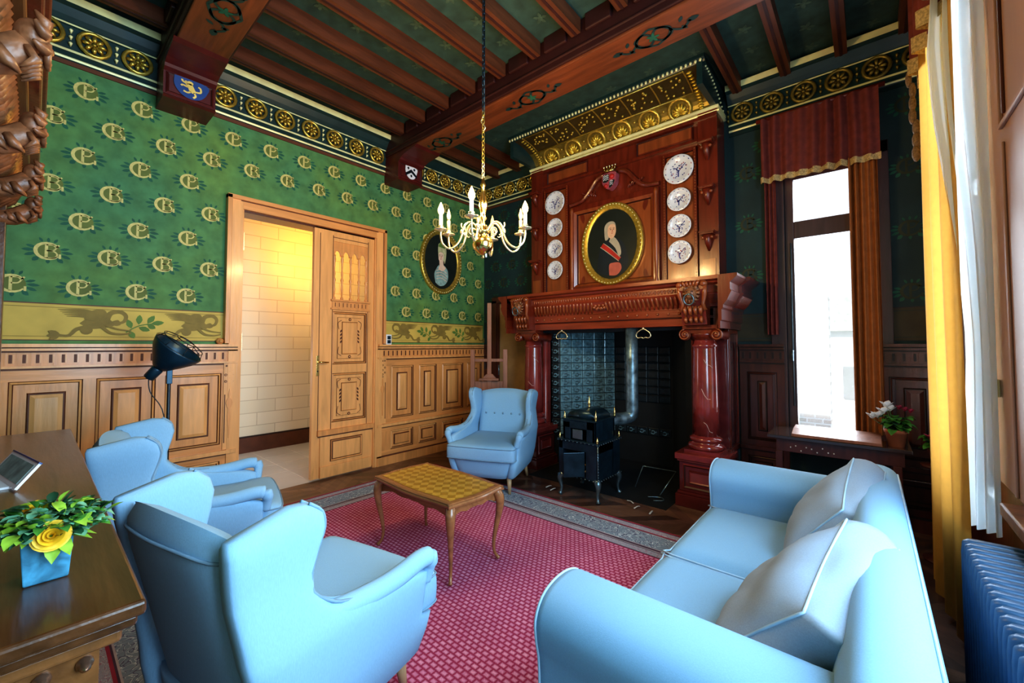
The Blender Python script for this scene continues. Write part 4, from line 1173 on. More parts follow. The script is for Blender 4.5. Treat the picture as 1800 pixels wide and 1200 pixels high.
    for k in range(3):
        mb.stroke(g,[(-.07,.05-.022*k),(-.05,.065-.022*k),(-.035,.05-.022*k),(-.015,.065-.022*k),(-.005,.05-.022*k)],.008,.023,'china',False)
        mb.stroke(g,[(.01,-.02-.02*k),(.03,-.008-.02*k),(.05,-.02-.02*k)],.007,.023,'china',False)
    mb.sphere(g(.04,.035,.02),.03,MT['sashr'],10,6); mb.sphere(g(-.035,-.06,.02),.024,MT['sashr'],10,6)
    mb.lathe((0,0,0),[(.055,.0),(.06,.02),(.05,.03)],'brass',16,lambda a,b,z:g(a,.10+z,b*.5))
    for k in range(5):
        x=-.06+.03*k; mb.tube([g(x,.125,0),g(x*1.15,.16,0)],[.008,.005],'brass',6); mb.sphere(g(x*1.18,.17,0),.011,'brass_lt',8,5)
    B('crest_shield',mb)
    # gilt cove crown
    mb=MB(); y0,y1,z0,z1=.26,.70,3.80,4.0
    N=10
    def cv(s): a=s*PI/2; return (y0+(y1-y0)*(1-cos(a)), z0+(z1-z0)*sin(a))
    prof=[cv(i/N) for i in range(N+1)]
    XL,XR=1.22,3.40
    mb.profile([(0,z0)]+prof+[(0,z1)],f,XL,XR,MT['gold_dk'],[MT['gold_dk']]*6+[MT['coffer']]*5+[MT['gold_dk']]*2)
    # outer frame
    mb.profile([(0,3.775),(.275,3.775),(.285,3.785),(.285,3.80),(0,3.80)],f,1.13,3.47,MT['gold_line'])
    mb.profile([(0,3.745),(.262,3.745),(.268,3.757),(0,3.757)],f,1.13,3.47,MT['gold_line'])
    mb.profile([(0,4.0),(.71,4.0),(.72,4.015),(.74,4.03),(.74,CZ),(0,CZ)],f,XL-.07,XR+.07,MT['teal'],[MT['gold_dk'],'gold_line','teal','teal','teal'] if False else None)
    mb.box(XR+.0,-.72,3.80,XR+.05,0,4.01,'teal'); mb.box(XL-.05,-.72,3.80,XL,0,4.01,'teal')
    x=XL-.05
    while x<XR+.06:
        mb.sphere((x,-.732,4.012),(.013,.012,.017),'gold_line',6,5); x+=.042
    y=-.63
    while y<-.02:
        mb.sphere((XR+.055,y,4.0-.19*max(0,(y+.64)/.64)**2),(.010,.012,.010),'gold_line',6,4); y+=.045
    n=6; st=(XR-XL-.26)/n
    # ribs
    for i in range(n+1):
        x=XL+.13+st*i
        mb.tube([(x,-cv(s)[0]-.003,cv(s)[1]-.003) for s in [.50+.05*k for k in range(11)]],.008,'gold',5)
    for s in (.50,.98): mb.tube([(XL+.13,-cv(s)[0]-.004,cv(s)[1]-.004),(XR-.13,-cv(s)[0]-.004,cv(s)[1]-.004)],.008,'gold',6)
    for xx in (XL+.09,XR-.09):
        for k in range(14):
            s=.03+k*.068; mb.sphere((xx,-cv(s)[0]-.006,cv(s)[1]-.006),(.028,.008,.014),'shell',6,4)
    for i in range(n):
        xc=XL+.13+st*(i+.5)
        s0=.24; c0=cv(s0); a=s0*PI/2
        ty=(y1-y0)*sin(a); tz=(z1-z0)*cos(a); l=math.hypot(ty,tz); ty/=l; tz/=l   # tangent up the cove
        g=lambda p,q,d:(xc+p,-(c0[0]+ty*q+tz*d),c0[1]+tz*q-ty*d)
        rosette(mb,g,.105,True,'gold')
        xe=XL+.13+st*i
        for q in (-.05,.04): mb.sphere((xe,-(c0[0]+ty*q),c0[1]+tz*q-.005),(.016,.016,.016),'gold',6,4)
        rnd=random.Random(i)
        for k in range(16):
            s=.58+.34*rnd.random(); u=(rnd.random()-.5)*.72*st; cc=cv(s); mb.sphere((xc+u,-cc[0]-.004,cc[1]-.010),(.017,.015,.014),'gold',5,4)
    B('gilt_cove',mb)
    # firebox
    def wallseg(mb,p,q,z0,z1,m): mb.add([(p[0],p[1],z0),(q[0],q[1],z0),(q[0],q[1],z1),(p[0],p[1],z1)],[(0,1,2,3)],m)
    mb=MB()
    wallseg(mb,(1.50,-.33),(1.50,-.30),0,1.9,'flat_black'); wallseg(mb,(1.50,-.30),(1.60,-.27),0,1.9,'tile_dk'); wallseg(mb,(1.60,-.27),(2.0,.40),0,1.9,'flat_black')
    wallseg(mb,(2.0,.40),(2.75,.40),0,1.9,'flat_black'); wallseg(mb,(2.75,.40),(3.12,-.27),0,1.9,'flat_black'); wallseg(mb,(3.12,-.27),(3.20,-.33),0,1.9,'flat_black')
    mb.add([(1.50,-.35,1.9),(3.2,-.35,1.9),(2.75,.4,1.9),(2.0,.4,1.9)],[(0,1,2,3)],'flat_black')
    mb.box(1.35,-.5,1.60,3.3,-.25,1.63,'flat_black')
    B('firebox',mb)
    mb=MB()
    def tiles(p,q,nc,z0,nr,th,m,m2,every=1):
        p=Vector((p[0],p[1],0)); q=Vector((q[0],q[1],0)); d=(q-p); L=d.length; d/=L; n=Vector((d.y,-d.x,0)); w=L/nc
        for i in range(nc):
            for j in range(nr):
                g=lambda u,v,e:tuple(p+d*(i*w+u)+n*e+Vector((0,0,z0+j*th+v)))
                mb.nest(g,.004,.004,w-.004,th-.004,[(0,.0),(0,.010),(.008,.014),(.012,.010)],[m,m,m,m])
                a=w/2; 
                mb.stroke(g,[(a-.03,th*.35),(a,th*.25),(a+.02,th*.45),(a,th*.65),(a-.02,th*.55)],.010,.0125,m2)
                mb.ell(g,a+.035,th*.5,.008,.008,.0125,m2,6); mb.ell(g,a-.045,th*.7,.006,.006,.0125,m2,6)
    tiles((1.50,-.30),(1.60,-.27),1,.35,16,.098,'tile_dk','tile')
    tiles((1.60,-.27),(2.0,.40),5,.35,16,.098,'tile','iron_lt')
    tiles((2.02,.395),(2.73,.395),5,.35,1,.10,'tile_dk','tile')
    tiles((2.02,.395),(2.73,.395),5,.75,7,.098,'tile_dk','tile_dk')
    B('relief_tiles',mb)
    # hearth
    mb=MB(); mb.box(1.60,-.9,.0005,3.14,.38,.006,'flat_black'); B('hearth_slab',mb)
    # hanging iron handles from lintel
    for x in (1.86,2.83):
        mb=MB(); y=-.615
        mb.sphere((x,y,1.62),.012,'brass_lt',8,5)
        mb.tube(crom([(x,y,1.615),(x-.035,y,1.60),(x-.065,y,1.575),(x-.075,y,1.545),(x-.055,y,1.525),(x-.02,y,1.53),(x,y,1.522),(x+.02,y,1.53),(x+.055,y,1.525),(x+.075,y,1.545),(x+.065,y,1.575),(x+.035,y,1.60),(x,y,1.615)],3),.006,'brass_lt',6)
        B('hanging_handle',mb)
fireplace()

# plates
def plate(x,z,R,label,red=False,y=-.262):
    mb=MB(); mb.origin=(x,y,z)
    pr=[(R,-.020),(R*.98,-.024),(R*.72,-.014),(R*.66,-.006),(0.001,-.006)]
    f=lambda a,b,zz:(x+a,y+zz,z+b)
    mb.lathe((0,0,0),[(R*.6,.006),(R*.97,-.018)]+pr,'china',28,f)
    g=lambda a,b,d:(x+a*R,y-.0065-d,z+b*R)
    h=lambda a,b,d:(x+a*R,y-.0215-d,z+b*R)
    m='cblue'
    g2=lambda a,b,d:(x+a*R,y-.0065-.0016,z+b*R)
    mb.stroke(g2,[(-.03,-.5),(-.02,-.2),(0,-.05)],.09,0,m,False); mb.stroke(g2,[(0,-.15),(.2,.1),(.45,.35)],.05,0,m); mb.stroke(g2,[(0,-.15),(-.2,.1),(-.38,.18)],.05,0,m)
    rnd=random.Random(int(x*100+z*37))
    for k in range(36):
        a=rnd.uniform(0,6.28); r=rnd.uniform(.1,.60); mb.leaf2(g2,r*cos(a),r*sin(a),rnd.uniform(0,6),.12,.07,0,'cred' if rnd.random()<(.5 if red else .25) else m)
    for k in range(14):
        a=2*PI*k/14+.2
        rr=.86; yy=-.0195
        gg=lambda p,q,d:(x+p*R,y-.0215,z+q*R)
        mb.leaf2(gg,rr*cos(a)-.06*cos(a+1.57),rr*sin(a)-.06*sin(a+1.57),a+PI/2,.14,.06,0,'cred' if k%3==0 else m)
    o=mb.build('china_plate'); tag(o,label,'plate','painted china plates on the overmantel'); return o
ords=['topmost','second from top','third from top','lowest']
for side,x in (('left',1.535),('right',3.08)):
    for k,(z,R) in enumerate(((3.265,.150),(2.95,.118),(2.675,.118),(2.405,.118))):
        plate(x,z,R if side=='left' else R*1.02,'painted china plate, %s in the column %s of the gentleman portrait'%(ords[k],side),k==3 and side=='right')

# portraits
def oval_portrait(kind,cx,cz,ru,rv,f,label,d0):
    t=thing('oval_portrait',label,'painting',f(cx,cz,d0))
    mb=MB()
    n=48; rings=[]
    for k,(q,d) in enumerate(((0,.0),(0,.035),(.015,.045),(.03,.03),(.045,.04),(.055,.02),(.07,.028),(.075,.01))):
        rings.append([f(cx+(ru-q)*cos(2*PI*i/n),cz+(rv-q)*sin(2*PI*i/n),d0+d) for i in range(n)])
    mb.loft(rings,'gold',True,False)
    for i in range(60):
        a=2*PI*i/60; p=f(cx+(ru-.022)*cos(a),cz+(rv-.022)*sin(a),d0+.040); mb.sphere(p,.008,'gold_line',5,4)
    mb.build('frame',t)
    mb=MB(); g=lambda a,b,d:f(cx+a,cz+b,d0+.012+d)
    mb.ell(g,0,0,ru-.07,rv-.07,0,'canvas_dk',40)
    L=[.001*i for i in range(1,12)]
    if kind=='man':
        mb.blob(g,[(-.19,-.30),(-.16,-.10),(-.10,.03),(-.03,.07),(.06,.06),(.14,.0),(.19,-.12),(.20,-.25),(.12,-.34),(0,-.37),(-.12,-.34)],L[0],'coat')
        mb.blob(g,[(-.03,-.36),(-.03,-.24),(.02,-.22),(.10,-.23),(.12,-.30),(.06,-.365)],L[1],MT['feat2'])
        mb.blob(g,[(-.03,.03),(.0,.08),(.05,.06),(.10,-.02),(.12,-.12),(.09,-.15),(.05,-.06),(.0,.0)],L[2],'hairg')
        mb.stroke(g,[(-.12,.0),(-.02,-.08),(.10,-.19)],.055,L[3],'sashr'); mb.stroke(g,[(-.10,.022),(0,-.06),(.11,-.17)],.008,L[4],'hairg'); mb.stroke(g,[(-.14,-.02),(-.04,-.10),(.09,-.21)],.008,L[4],'hairg')
        mb.blob(g,[(-.085,.10),(-.085,.20),(-.05,.25),(.01,.26),(.05,.23),(.055,.16),(.0,.12),(-.04,.06),(-.075,.05)],L[4],'hairg')
        mb.blob(g,[(-.04,.10),(-.045,.17),(-.02,.22),(.03,.225),(.055,.19),(.06,.14),(.045,.09),(.01,.06),(-.02,.07)],L[5],'skin')
        fx,fy=.012,.15
    else:
        mb.blob(g,[(-.10,-.30),(-.12,-.18),(-.07,-.08),(-.02,-.04),(.06,-.05),(.12,-.12),(.12,-.24),(.06,-.32),(-.03,-.34)],L[0],'dress')
        mb.blob(g,[(-.03,-.06),(-.03,.03),(.03,.03),(.04,-.04),(.08,-.08),(.02,-.13),(-.05,-.10)],L[1],'skin2')
        mb.blob(g,[(-.05,.05),(-.06,.15),(-.05,.24),(.0,.27),(.06,.25),(.09,.17),(.08,.05),(.06,-.02),(.04,.02)],L[2],'hairp')
        mb.blob(g,[(-.05,.03),(-.05,.10),(-.02,.135),(.03,.12),(.04,.07),(.02,.02),(-.02,-.005)],L[3],'skin2')
        mb.blob(g,[(-.06,.21),(.0,.20),(.07,.20),(.05,.26),(-.01,.28)],L[4],'sprig')
        for k in range(4): mb.stroke(g,[(-.09,-.13-.04*k),(0,-.11-.04*k),(.10,-.15-.04*k)],.008,L[4],'skin2')
        fx,fy=-.012,.065
    # features
    for s in (-1,1): mb.ell(g,fx+s*.019,fy+.015,.009,.0055,L[7],'feat',8); mb.stroke(g,[(fx+s*.032,fy+.028),(fx+s*.019,fy+.034),(fx+s*.008,fy+.028)],.005,L[7],'feat')
    mb.stroke(g,[(fx+.0,fy+.015),(fx+.006,fy-.010),(fx-.003,fy-.012)],.007,L[8],'feat2'); mb.stroke(g,[(fx-.013,fy-.028),(fx,fy-.031),(fx+.013,fy-.028)],.007,L[8],'feat2')
    mb.build('painted_canvas',t)
oval_portrait('man',2.315,2.615,.385,.475,FB,'gilt oval portrait of a grey haired gentleman in dark coat and red sash',.255)
oval_portrait('lady',-.87,2.62,.365,.455,FL,'gilt oval portrait of a lady with tall powdered hair on green wallpaper',.004)

# ------------------------------------------------------------------ STOVE
def stove():
    x0,x1,y0,y1=2.20,2.63,-1.18,-.74
    t=thing('cast_iron_stove','black cast iron stove with brass finials standing before the fireplace opening','stove',((x0+x1)/2,(y0+y1)/2,0))
    f=lambda u,v,d:(u,y0-d,v); B=lambda n,mb,**k: mb.build(n,t,**k)
    mb=MB()
    mb.box(x0,y0+.28,.20,x1,y1,.53,'iron'); mb.box(x0+.02,y0+.02,.20,x1-.02,y0+.3,.215,'iron')
    mb.box(x0,y0,.20,x0+.05,y0+.3,.53,'iron'); mb.box(x1-.02,y0,.20,x1,y0+.3,.53,'iron'); mb.box(x0,y0,.45,x1,y0+.3,.53,'iron'); mb.box(x1-.13,y0,.2,x1-.02,y0+.02,.46,'iron')
    mb.box(x0-.012,y0-.012,.53,x1+.012,y1+.012,.55,'iron')
    B('firebox_body',mb,bevel=.006)
    mb=MB()
    for a,b in (((x0,y0),(x1,y0)),((x1,y0),(x1,y1))):
        for z in (.535,.205):
            for k in range(11):
                s=k/10; mb.sphere((a[0]+(b[0]-a[0])*s+ .012*(a[0]==b[0]),a[1]+(b[1]-a[1])*s-.012*(a[1]==b[1]),z),.006,'iron_lt',5,4)
    for k in range(13): mb.sphere((x1+.004,y0-.004,.22+.025*k),.007,'iron_lt',5,4)
    mb.tube([(x1,y0-.003,.21),(x1,y0-.003,.53)],.006,'iron_lt',6)
    B('rivets',mb)
    # open door
    mb=MB(); hx,hy=x1-.14,y0-.005
    d=Vector((-.58,-.62,0)).normalized(); g=lambda u,v,e:(hx+d.x*u-d.y*e,hy+d.y*u+d.x*e,v)
    mb.fbox(g,0,.23,0,.20,.455,.014,'iron'); mb.nest(g,.015,.245,.185,.44,[(0,-.001),(.006,-.006),(.014,-.001)],['iron_lt','iron','iron'])
    B('stove_door',mb,bevel=.004)
    mb=MB(); rnd=random.Random(8)
    # upper warming chamber
    mb.box(x0+.05,y0+.0,.55,x0+.08,y1-.05,.72,'iron'); mb.box(x1-.06,y0+.0,.55,x1-.03,y1-.05,.74,'iron'); mb.box(x0+.05,y1-.08,.55,x1-.03,y1-.05,.74,'iron')
    mb.box(x0+.05,y0+.0,.55,x0+.13,y0+.025,.72,'iron'); mb.box(x1-.12,y0,.55,x1-.03,y0+.025,.74,'iron'); 
    mb.box(x0+.05,y0,.66,x1-.03,y0+.02,.74,'iron'); mb.box(x0+.15,y0+.01,.56,x0+.26,y0+.02,.65,'iron_lt'); mb.box(x0+.04,y0-.01,.735,x1-.02,y1-.04,.75,'iron')
    B('upper_chamber',mb,bevel=.005)
    mb=MB(); cx,cy=(x0+x1)/2,(y0+y1)/2
    mb.loft([[(cx+.155*cos(PI*i/12),y,.75+.085*sin(PI*i/12)) for i in range(13)] for y in (y0+.06,y0+.07,y1-.09,y1-.08)],'iron',True,True); B('curved_lid',mb)
    k=0
    for (x,y,z,h) in ((cx,cy,.834,.13),(x1-.03,y0+.02,.75,.10),(x1-.03,y1-.05,.75,.10),(x0+.06,y0+.02,.735,.08),(x1-.005,y0+.0,.55,.06),(x0+.01,y0+.01,.55,.06),(x1,y1-.02,.55,.06)):
        mb=MB(); mb.lathe((x,y,z),[(.013,0),(.008,.1*h),(.013,.3*h),(.010,.45*h),(.004,.7*h),(.001,h)],'brass',10); B('brass_finial',mb)
    for x,y,sx,sy in ((x0+.03,y0+.03,-1,-1),(x1-.03,y0+.03,1,-1),(x0+.03,y1-.03,-1,1),(x1-.03,y1-.03,1,1)):
        mb=MB(); mb.tube(crom([(x,y,.205),(x+sx*.025,y+sy*.02,.16),(x+sx*.012,y+sy*.01,.08),(x+sx*.02,y+sy*.015,.02),(x+sx*.025,y+sy*.02,.0065)],3),[.034,.034,.033,.028,.022,.018,.014,.013,.013,.016,.022,.024,.026],'iron_lt',8); B('leg',mb)
    # pipe
    mb=MB()
    mb.tube(crom([(2.50,-.80,.70),(2.55,-.68,.70),(2.62,-.56,.705),(2.655,-.52,.74),(2.66,-.515,.80)],4)+[(2.66,-.515,1.2),(2.66,-.515,1.66)],.062,'pipe',18); B('flue_pipe',mb)
stove()
# logs / paper in stove mouth
mb=MB(); rnd=random.Random(4); mb.origin=(2.36,-1.26,.0)
t=thing('kindling_pile','small heap of pale split kindling in the open stove mouth','kindling',(2.36,-1.15,.216))
for k in range(9):
    mb=MB(); x=2.27+.018*k; z=.228+.02*(k%4); a=rnd.uniform(-.5,.5)
    mb.tube([(x-.05*cos(a),-1.12-.05*sin(a),z),(x+.05*cos(a),-1.07+.05*sin(a),z+.012)],[.011,.013],'leg' if k%2 else 'stone',5); mb.build('kindling_stick',t)
# wood chips on hearth floor
rnd=random.Random(11)
for k,(x,y) in enumerate(((2.93,-1.03),(3.07,-1.06),(2.83,-.95),(2.02,-1.10),(2.10,-1.14))):
    mb=MB(); mb.origin=(x,y,.007); a=rnd.uniform(0,3)
    pts=crom([(x-.04*cos(a),y-.04*sin(a),.014),(x,y+.012,.018),(x+.04*cos(a),y+.04*sin(a),.014)],3)
    mb.tube(pts,.008,'stone',5,flat=.5); o=mb.build('paper_scrap')
    tag(o,'crumpled pale scrap on the dark hearth floor '+('right of the stove legs' if k<3 else 'under the open stove door'),'scrap','scraps %s'%('right of the stove' if k<3 else 'under the stove door'))
# fireguard frame right of stove
t=thing('fire_tongs','bent thin metal fire tool lying on the floor behind the stove','fire tool',(2.85,-.5,.006))
mb=MB(); mb.tube([(2.70,-.55,.02),(2.72,-.40,.20),(3.05,-.38,.20),(2.98,-.62,.02)],.006,'iron_lt',6); mb.build('bent_rod',t)
mb=MB(); mb.tube(crom([(2.90,-.72,.014),(3.0,-.66,.014),(3.05,-.72,.014),(2.98,-.78,.014)],4),.006,'iron_lt',6); mb.build('handle',t)

# ------------------------------------------------------------------ CHANDELIER
def chandelier():
    cx,cy,zb=2.47,-2.51,2.17
    t=thing('brass_chandelier','brass candle chandelier with scrolled arms hanging on a long chain','chandelier',(cx,cy,zb-.1))
    B=lambda n,mb,**k: mb.build(n,t,**k)
    mb=MB()
    mb.lathe((cx,cy,zb),[(.004,-.105),(.012,-.10),(.006,-.085),(.02,-.075),(.035,-.065),(.066,-.04),(.075,-.01),(.070,.025),(.045,.045),(.03,.055),(.035,.07),(.05,.08),(.05,.09),(.03,.10),(.018,.13),(.014,.16),(.03,.18),(.018,.20),(.022,.23),(.034,.27),(.026,.31),(.014,.36),(.012,.40),(.022,.42),(.012,.44),(.01,.47)],'brass',20)
    B('central_baluster',mb)
    mb=MB(); mb.tube([(cx+.03,cy,zb-.10),(cx+.03,cy,zb-.075)],.007,'white',8); B('finial_drop',mb)
    rnd=random.Random(1)
    fwd=Vector((-.653,.757,0)); right=Vector((.757,.653,0))
    arms=[(-100,1),(-6,1),(26,0),(152,0),(179,1),(80,0)]
    for a,lit in arms:
        a=math.radians(a); d=right*cos(a)+fwd*sin(a)
        P=lambda r,z:(cx+d.x*r,cy+d.y*r,zb+z)
        mb=MB()
        mb.tube(crom([P(.03,.09),P(.06,.14),(P(.10,.155)),P(.135,.12),P(.15,.06),P(.18,-.0),P(.235,-.035),P(.285,.0),P(.30,.055),P(.30,.09)],4),.0075,'brass_lt',8)
        mb.tube(crom([P(.05,.10),P(.085,.115),P(.10,.085),P(.08,.065),P(.065,.08)],4),.005,'brass_lt',6)
        mb.tube(crom([P(.14,.10),P(.155,.13),P(.15,.15)],3),[.006,.007,.006,.006,.005,.004,.002],'brass_lt',6)
        mb.tube(crom([P(.145,.08),P(.125,.06),P(.115,.065)],3),[.005,.007,.006,.006,.005,.004,.002],'brass_lt',6)
        mb.sphere(P(.15,.085),(.013,.013,.02),'brass_lt',8,6)
        arm=B('arm',mb)
        def sub(n,m_):
            o=m_.build(n,arm,local=True); w0=world_loc(t)
            for v in o.data.vertices: v.co-=w0
        c=P(.30,.0)
        mb=MB(); mb.lathe(c,[(.009,.085),(.016,.095),(.045,.10),(.047,.106),(.02,.112),(.018,.125),(.02,.13)],'brass_lt',18); sub('drip_pan',mb)
        mb=MB(); mb.lathe(c,[(.013,.125),(.013,.205),(.006,.21)],'candle' if lit else 'candle_off',12); sub('candle_sleeve',mb)
        mb=MB(); k_=1.45 if lit else 1; mb.lathe(c,[(.006*k_,.205),(.014*k_,.225),(.016*k_,.245),(.010*k_,.27),(.002,.297)],'flame' if lit else 'candle_off',12); sub('flame_bulb',mb)
        if lit:
            l=bpy.data.lights.new('bulb_light','POINT'); l.energy=34; l.color=(1,.66,.28); l.shadow_soft_size=.05
            o=bpy.data.objects.new('bulb_light',l); COL.objects.link(o); o.parent=t; o.location=Vector((c[0],c[1],c[2]+.345))-world_loc(t)
    # chain
    mb=MB(); z=zb+.46; k=0
    while z<CZ-.03:
        up=z>3.35
        h=.036; r=.0105
        ax=(1,0) if k%2 else (0,1)
        pts=[(cx+ax[0]*r*cos(q),cy+ax[1]*r*cos(q),z+.018+h*.55*sin(q)) for q in [2*PI*i/10 for i in range(10)]]
        mb.ring(pts,.0032,'brass_lt' if z<2.75 else ('gold_dk' if z<3.1 else 'iron'),5)
        z+=.031; k+=1
    mb.tube(crom([(cx,cy,2.98),(cx+.02,cy,3.0),(cx,cy,3.03),(cx-.02,cy,3.06),(cx,cy,3.09)],4),.005,'brass_lt',6)
    mb.tube([(cx+.004,cy+.004,3.1),(cx+.004,cy+.004,CZ-.0)],.0065,'black',6)
    B('chain',mb)
    mb=MB(); mb.lathe((cx,cy,CZ-.05),[(.01,0),(.04,.02),(.06,.045),(.06,.05)],'gold',16); B('ceiling_rose',mb)
chandelier()

# ------------------------------------------------------------------ EASEL
def easel():
    ox,oy=.80,-.72
    t=thing('studio_easel','brown wooden studio easel standing in the corner behind the far armchair','easel',(ox,oy,0))
    r=Vector((.757,.653,0)); n=Vector((.653,-.757,0))
    P=lambda u,v,d:(ox+r.x*u+n.x*d,oy+r.y*u+n.y*d,v)
    def b(name,u0,v0,d0,u1,v1,d1):
        mb=MB(); mb.fbox(P,u0,v0,d0,u1,v1,d1,'easel'); mb.build(name,t,bevel=.003)
    b('mast',-.02,.60,.0,.035,2.00,.03)
    b('upright',-.235,.0,-.02,-.18,1.40,.03); b('upright',.185,.0,-.02,.24,1.40,.03)
    b('crossbar',-.18,1.24,.0,.185,1.28,.02); b('lower_crossbar',-.18,.86,.0,.185,.99,.02); b('foot_rail',-.235,.05,.03,.24,.11,.06)
    mb=MB(); mb.fbox(P,-.125,1.0,.02,.13,1.03,.07,'easel'); mb.prism([(-.08,1.03),(.10,1.03),(.05,1.085),(-.03,1.085)],P,.025,.05,'easel'); mb.build('canvas_ledge',t,bevel=.003)
    mb=MB(); mb.tube([P(.13,1.07,.03),P(.13,1.20,.03)],.008,'iron_lt',8); mb.tube([P(.0,.86,.03),P(.0,.86,.06)],.012,'white',8); mb.build('adjusting_screw',t)
easel()

# ------------------------------------------------------------------ FLOOR LAMP
def lamp():
    x,y=.78,-3.94
    t=thing('floor_lamp','black industrial floor lamp with a tilted caged shade against the wainscot','floor lamp',(x,y,0))
    B=lambda n,mb,**k: mb.build(n,t,**k)
    mb=MB(); mb.lathe((x,y,0),[(.13,.0),(.13,.015),(.02,.022),(.014,.03)],'black',24); B('base',mb)
    mb=MB(); mb.tube([(x,y,.02),(x,y,1.22)],.011,'black',10); mb.box(x-.016,y-.016,1.18,x+.016,y+.016,1.39,'lampblue'); B('pole',mb,bevel=.003)
    # shade: axis in the plane facing camera: opening up-right in the picture
    r=Vector((.36,.93,0)).normalized(); up=Vector((0,0,1)); ax=(r*.60+up*.78+Vector((.10,0,0))).normalized()
    c=Vector((x+.02,y+.01,1.385)); a=ax.orthogonal().normalized(); b=ax.cross(a)
    F=lambda p,q,z:tuple(c+a*p+b*q+ax*z)
    mb=MB()
    mb.loft([[F(R*cos(2*PI*i/28),R*sin(2*PI*i/28),z) for i in range(28)] for R,z in [(.03,-.12),(.045,-.115),(.07,-.085),(.105,-.04),(.14,.01),(.155,.05),(.158,.062),(.150,.06),(.135,.01),(.09,-.05),(.04,-.10)]],'lampblue',True,True); B('shade',mb)
    mb=MB(); mb.loft([[F(R*cos(2*PI*i/14),R*sin(2*PI*i/14),z) for i in range(14)] for R,z in [(.025,-.21),(.034,-.205),(.036,-.13),(.03,-.115)]],'lampblue'); B('lamp_socket',mb)
    mb=MB()
    for R,z in ((.155,.062),(.135,.105),(.06,.125)): mb.ring([F(R*cos(2*PI*i/24),R*sin(2*PI*i/24),z) for i in range(24)],.003,'black',5)
    for i in range(8):
        q=2*PI*i/8; mb.tube([F(.155*cos(q),.155*sin(q),.062),F(.135*cos(q),.135*sin(q),.105),F(.06*cos(q),.06*sin(q),.125)],.0025,'black',5)
    B('wire_cage',mb)
    mb=MB(); p=F(0,0,-.205); mb.tube(crom([p,(p[0],p[1]+.01,p[2]-.1),(x-.01,y-.02,.95),(x-.02,y-.015,.5),(x-.02,y-.01,.05)],5),.0035,'black',5); B('cord',mb)
lamp()

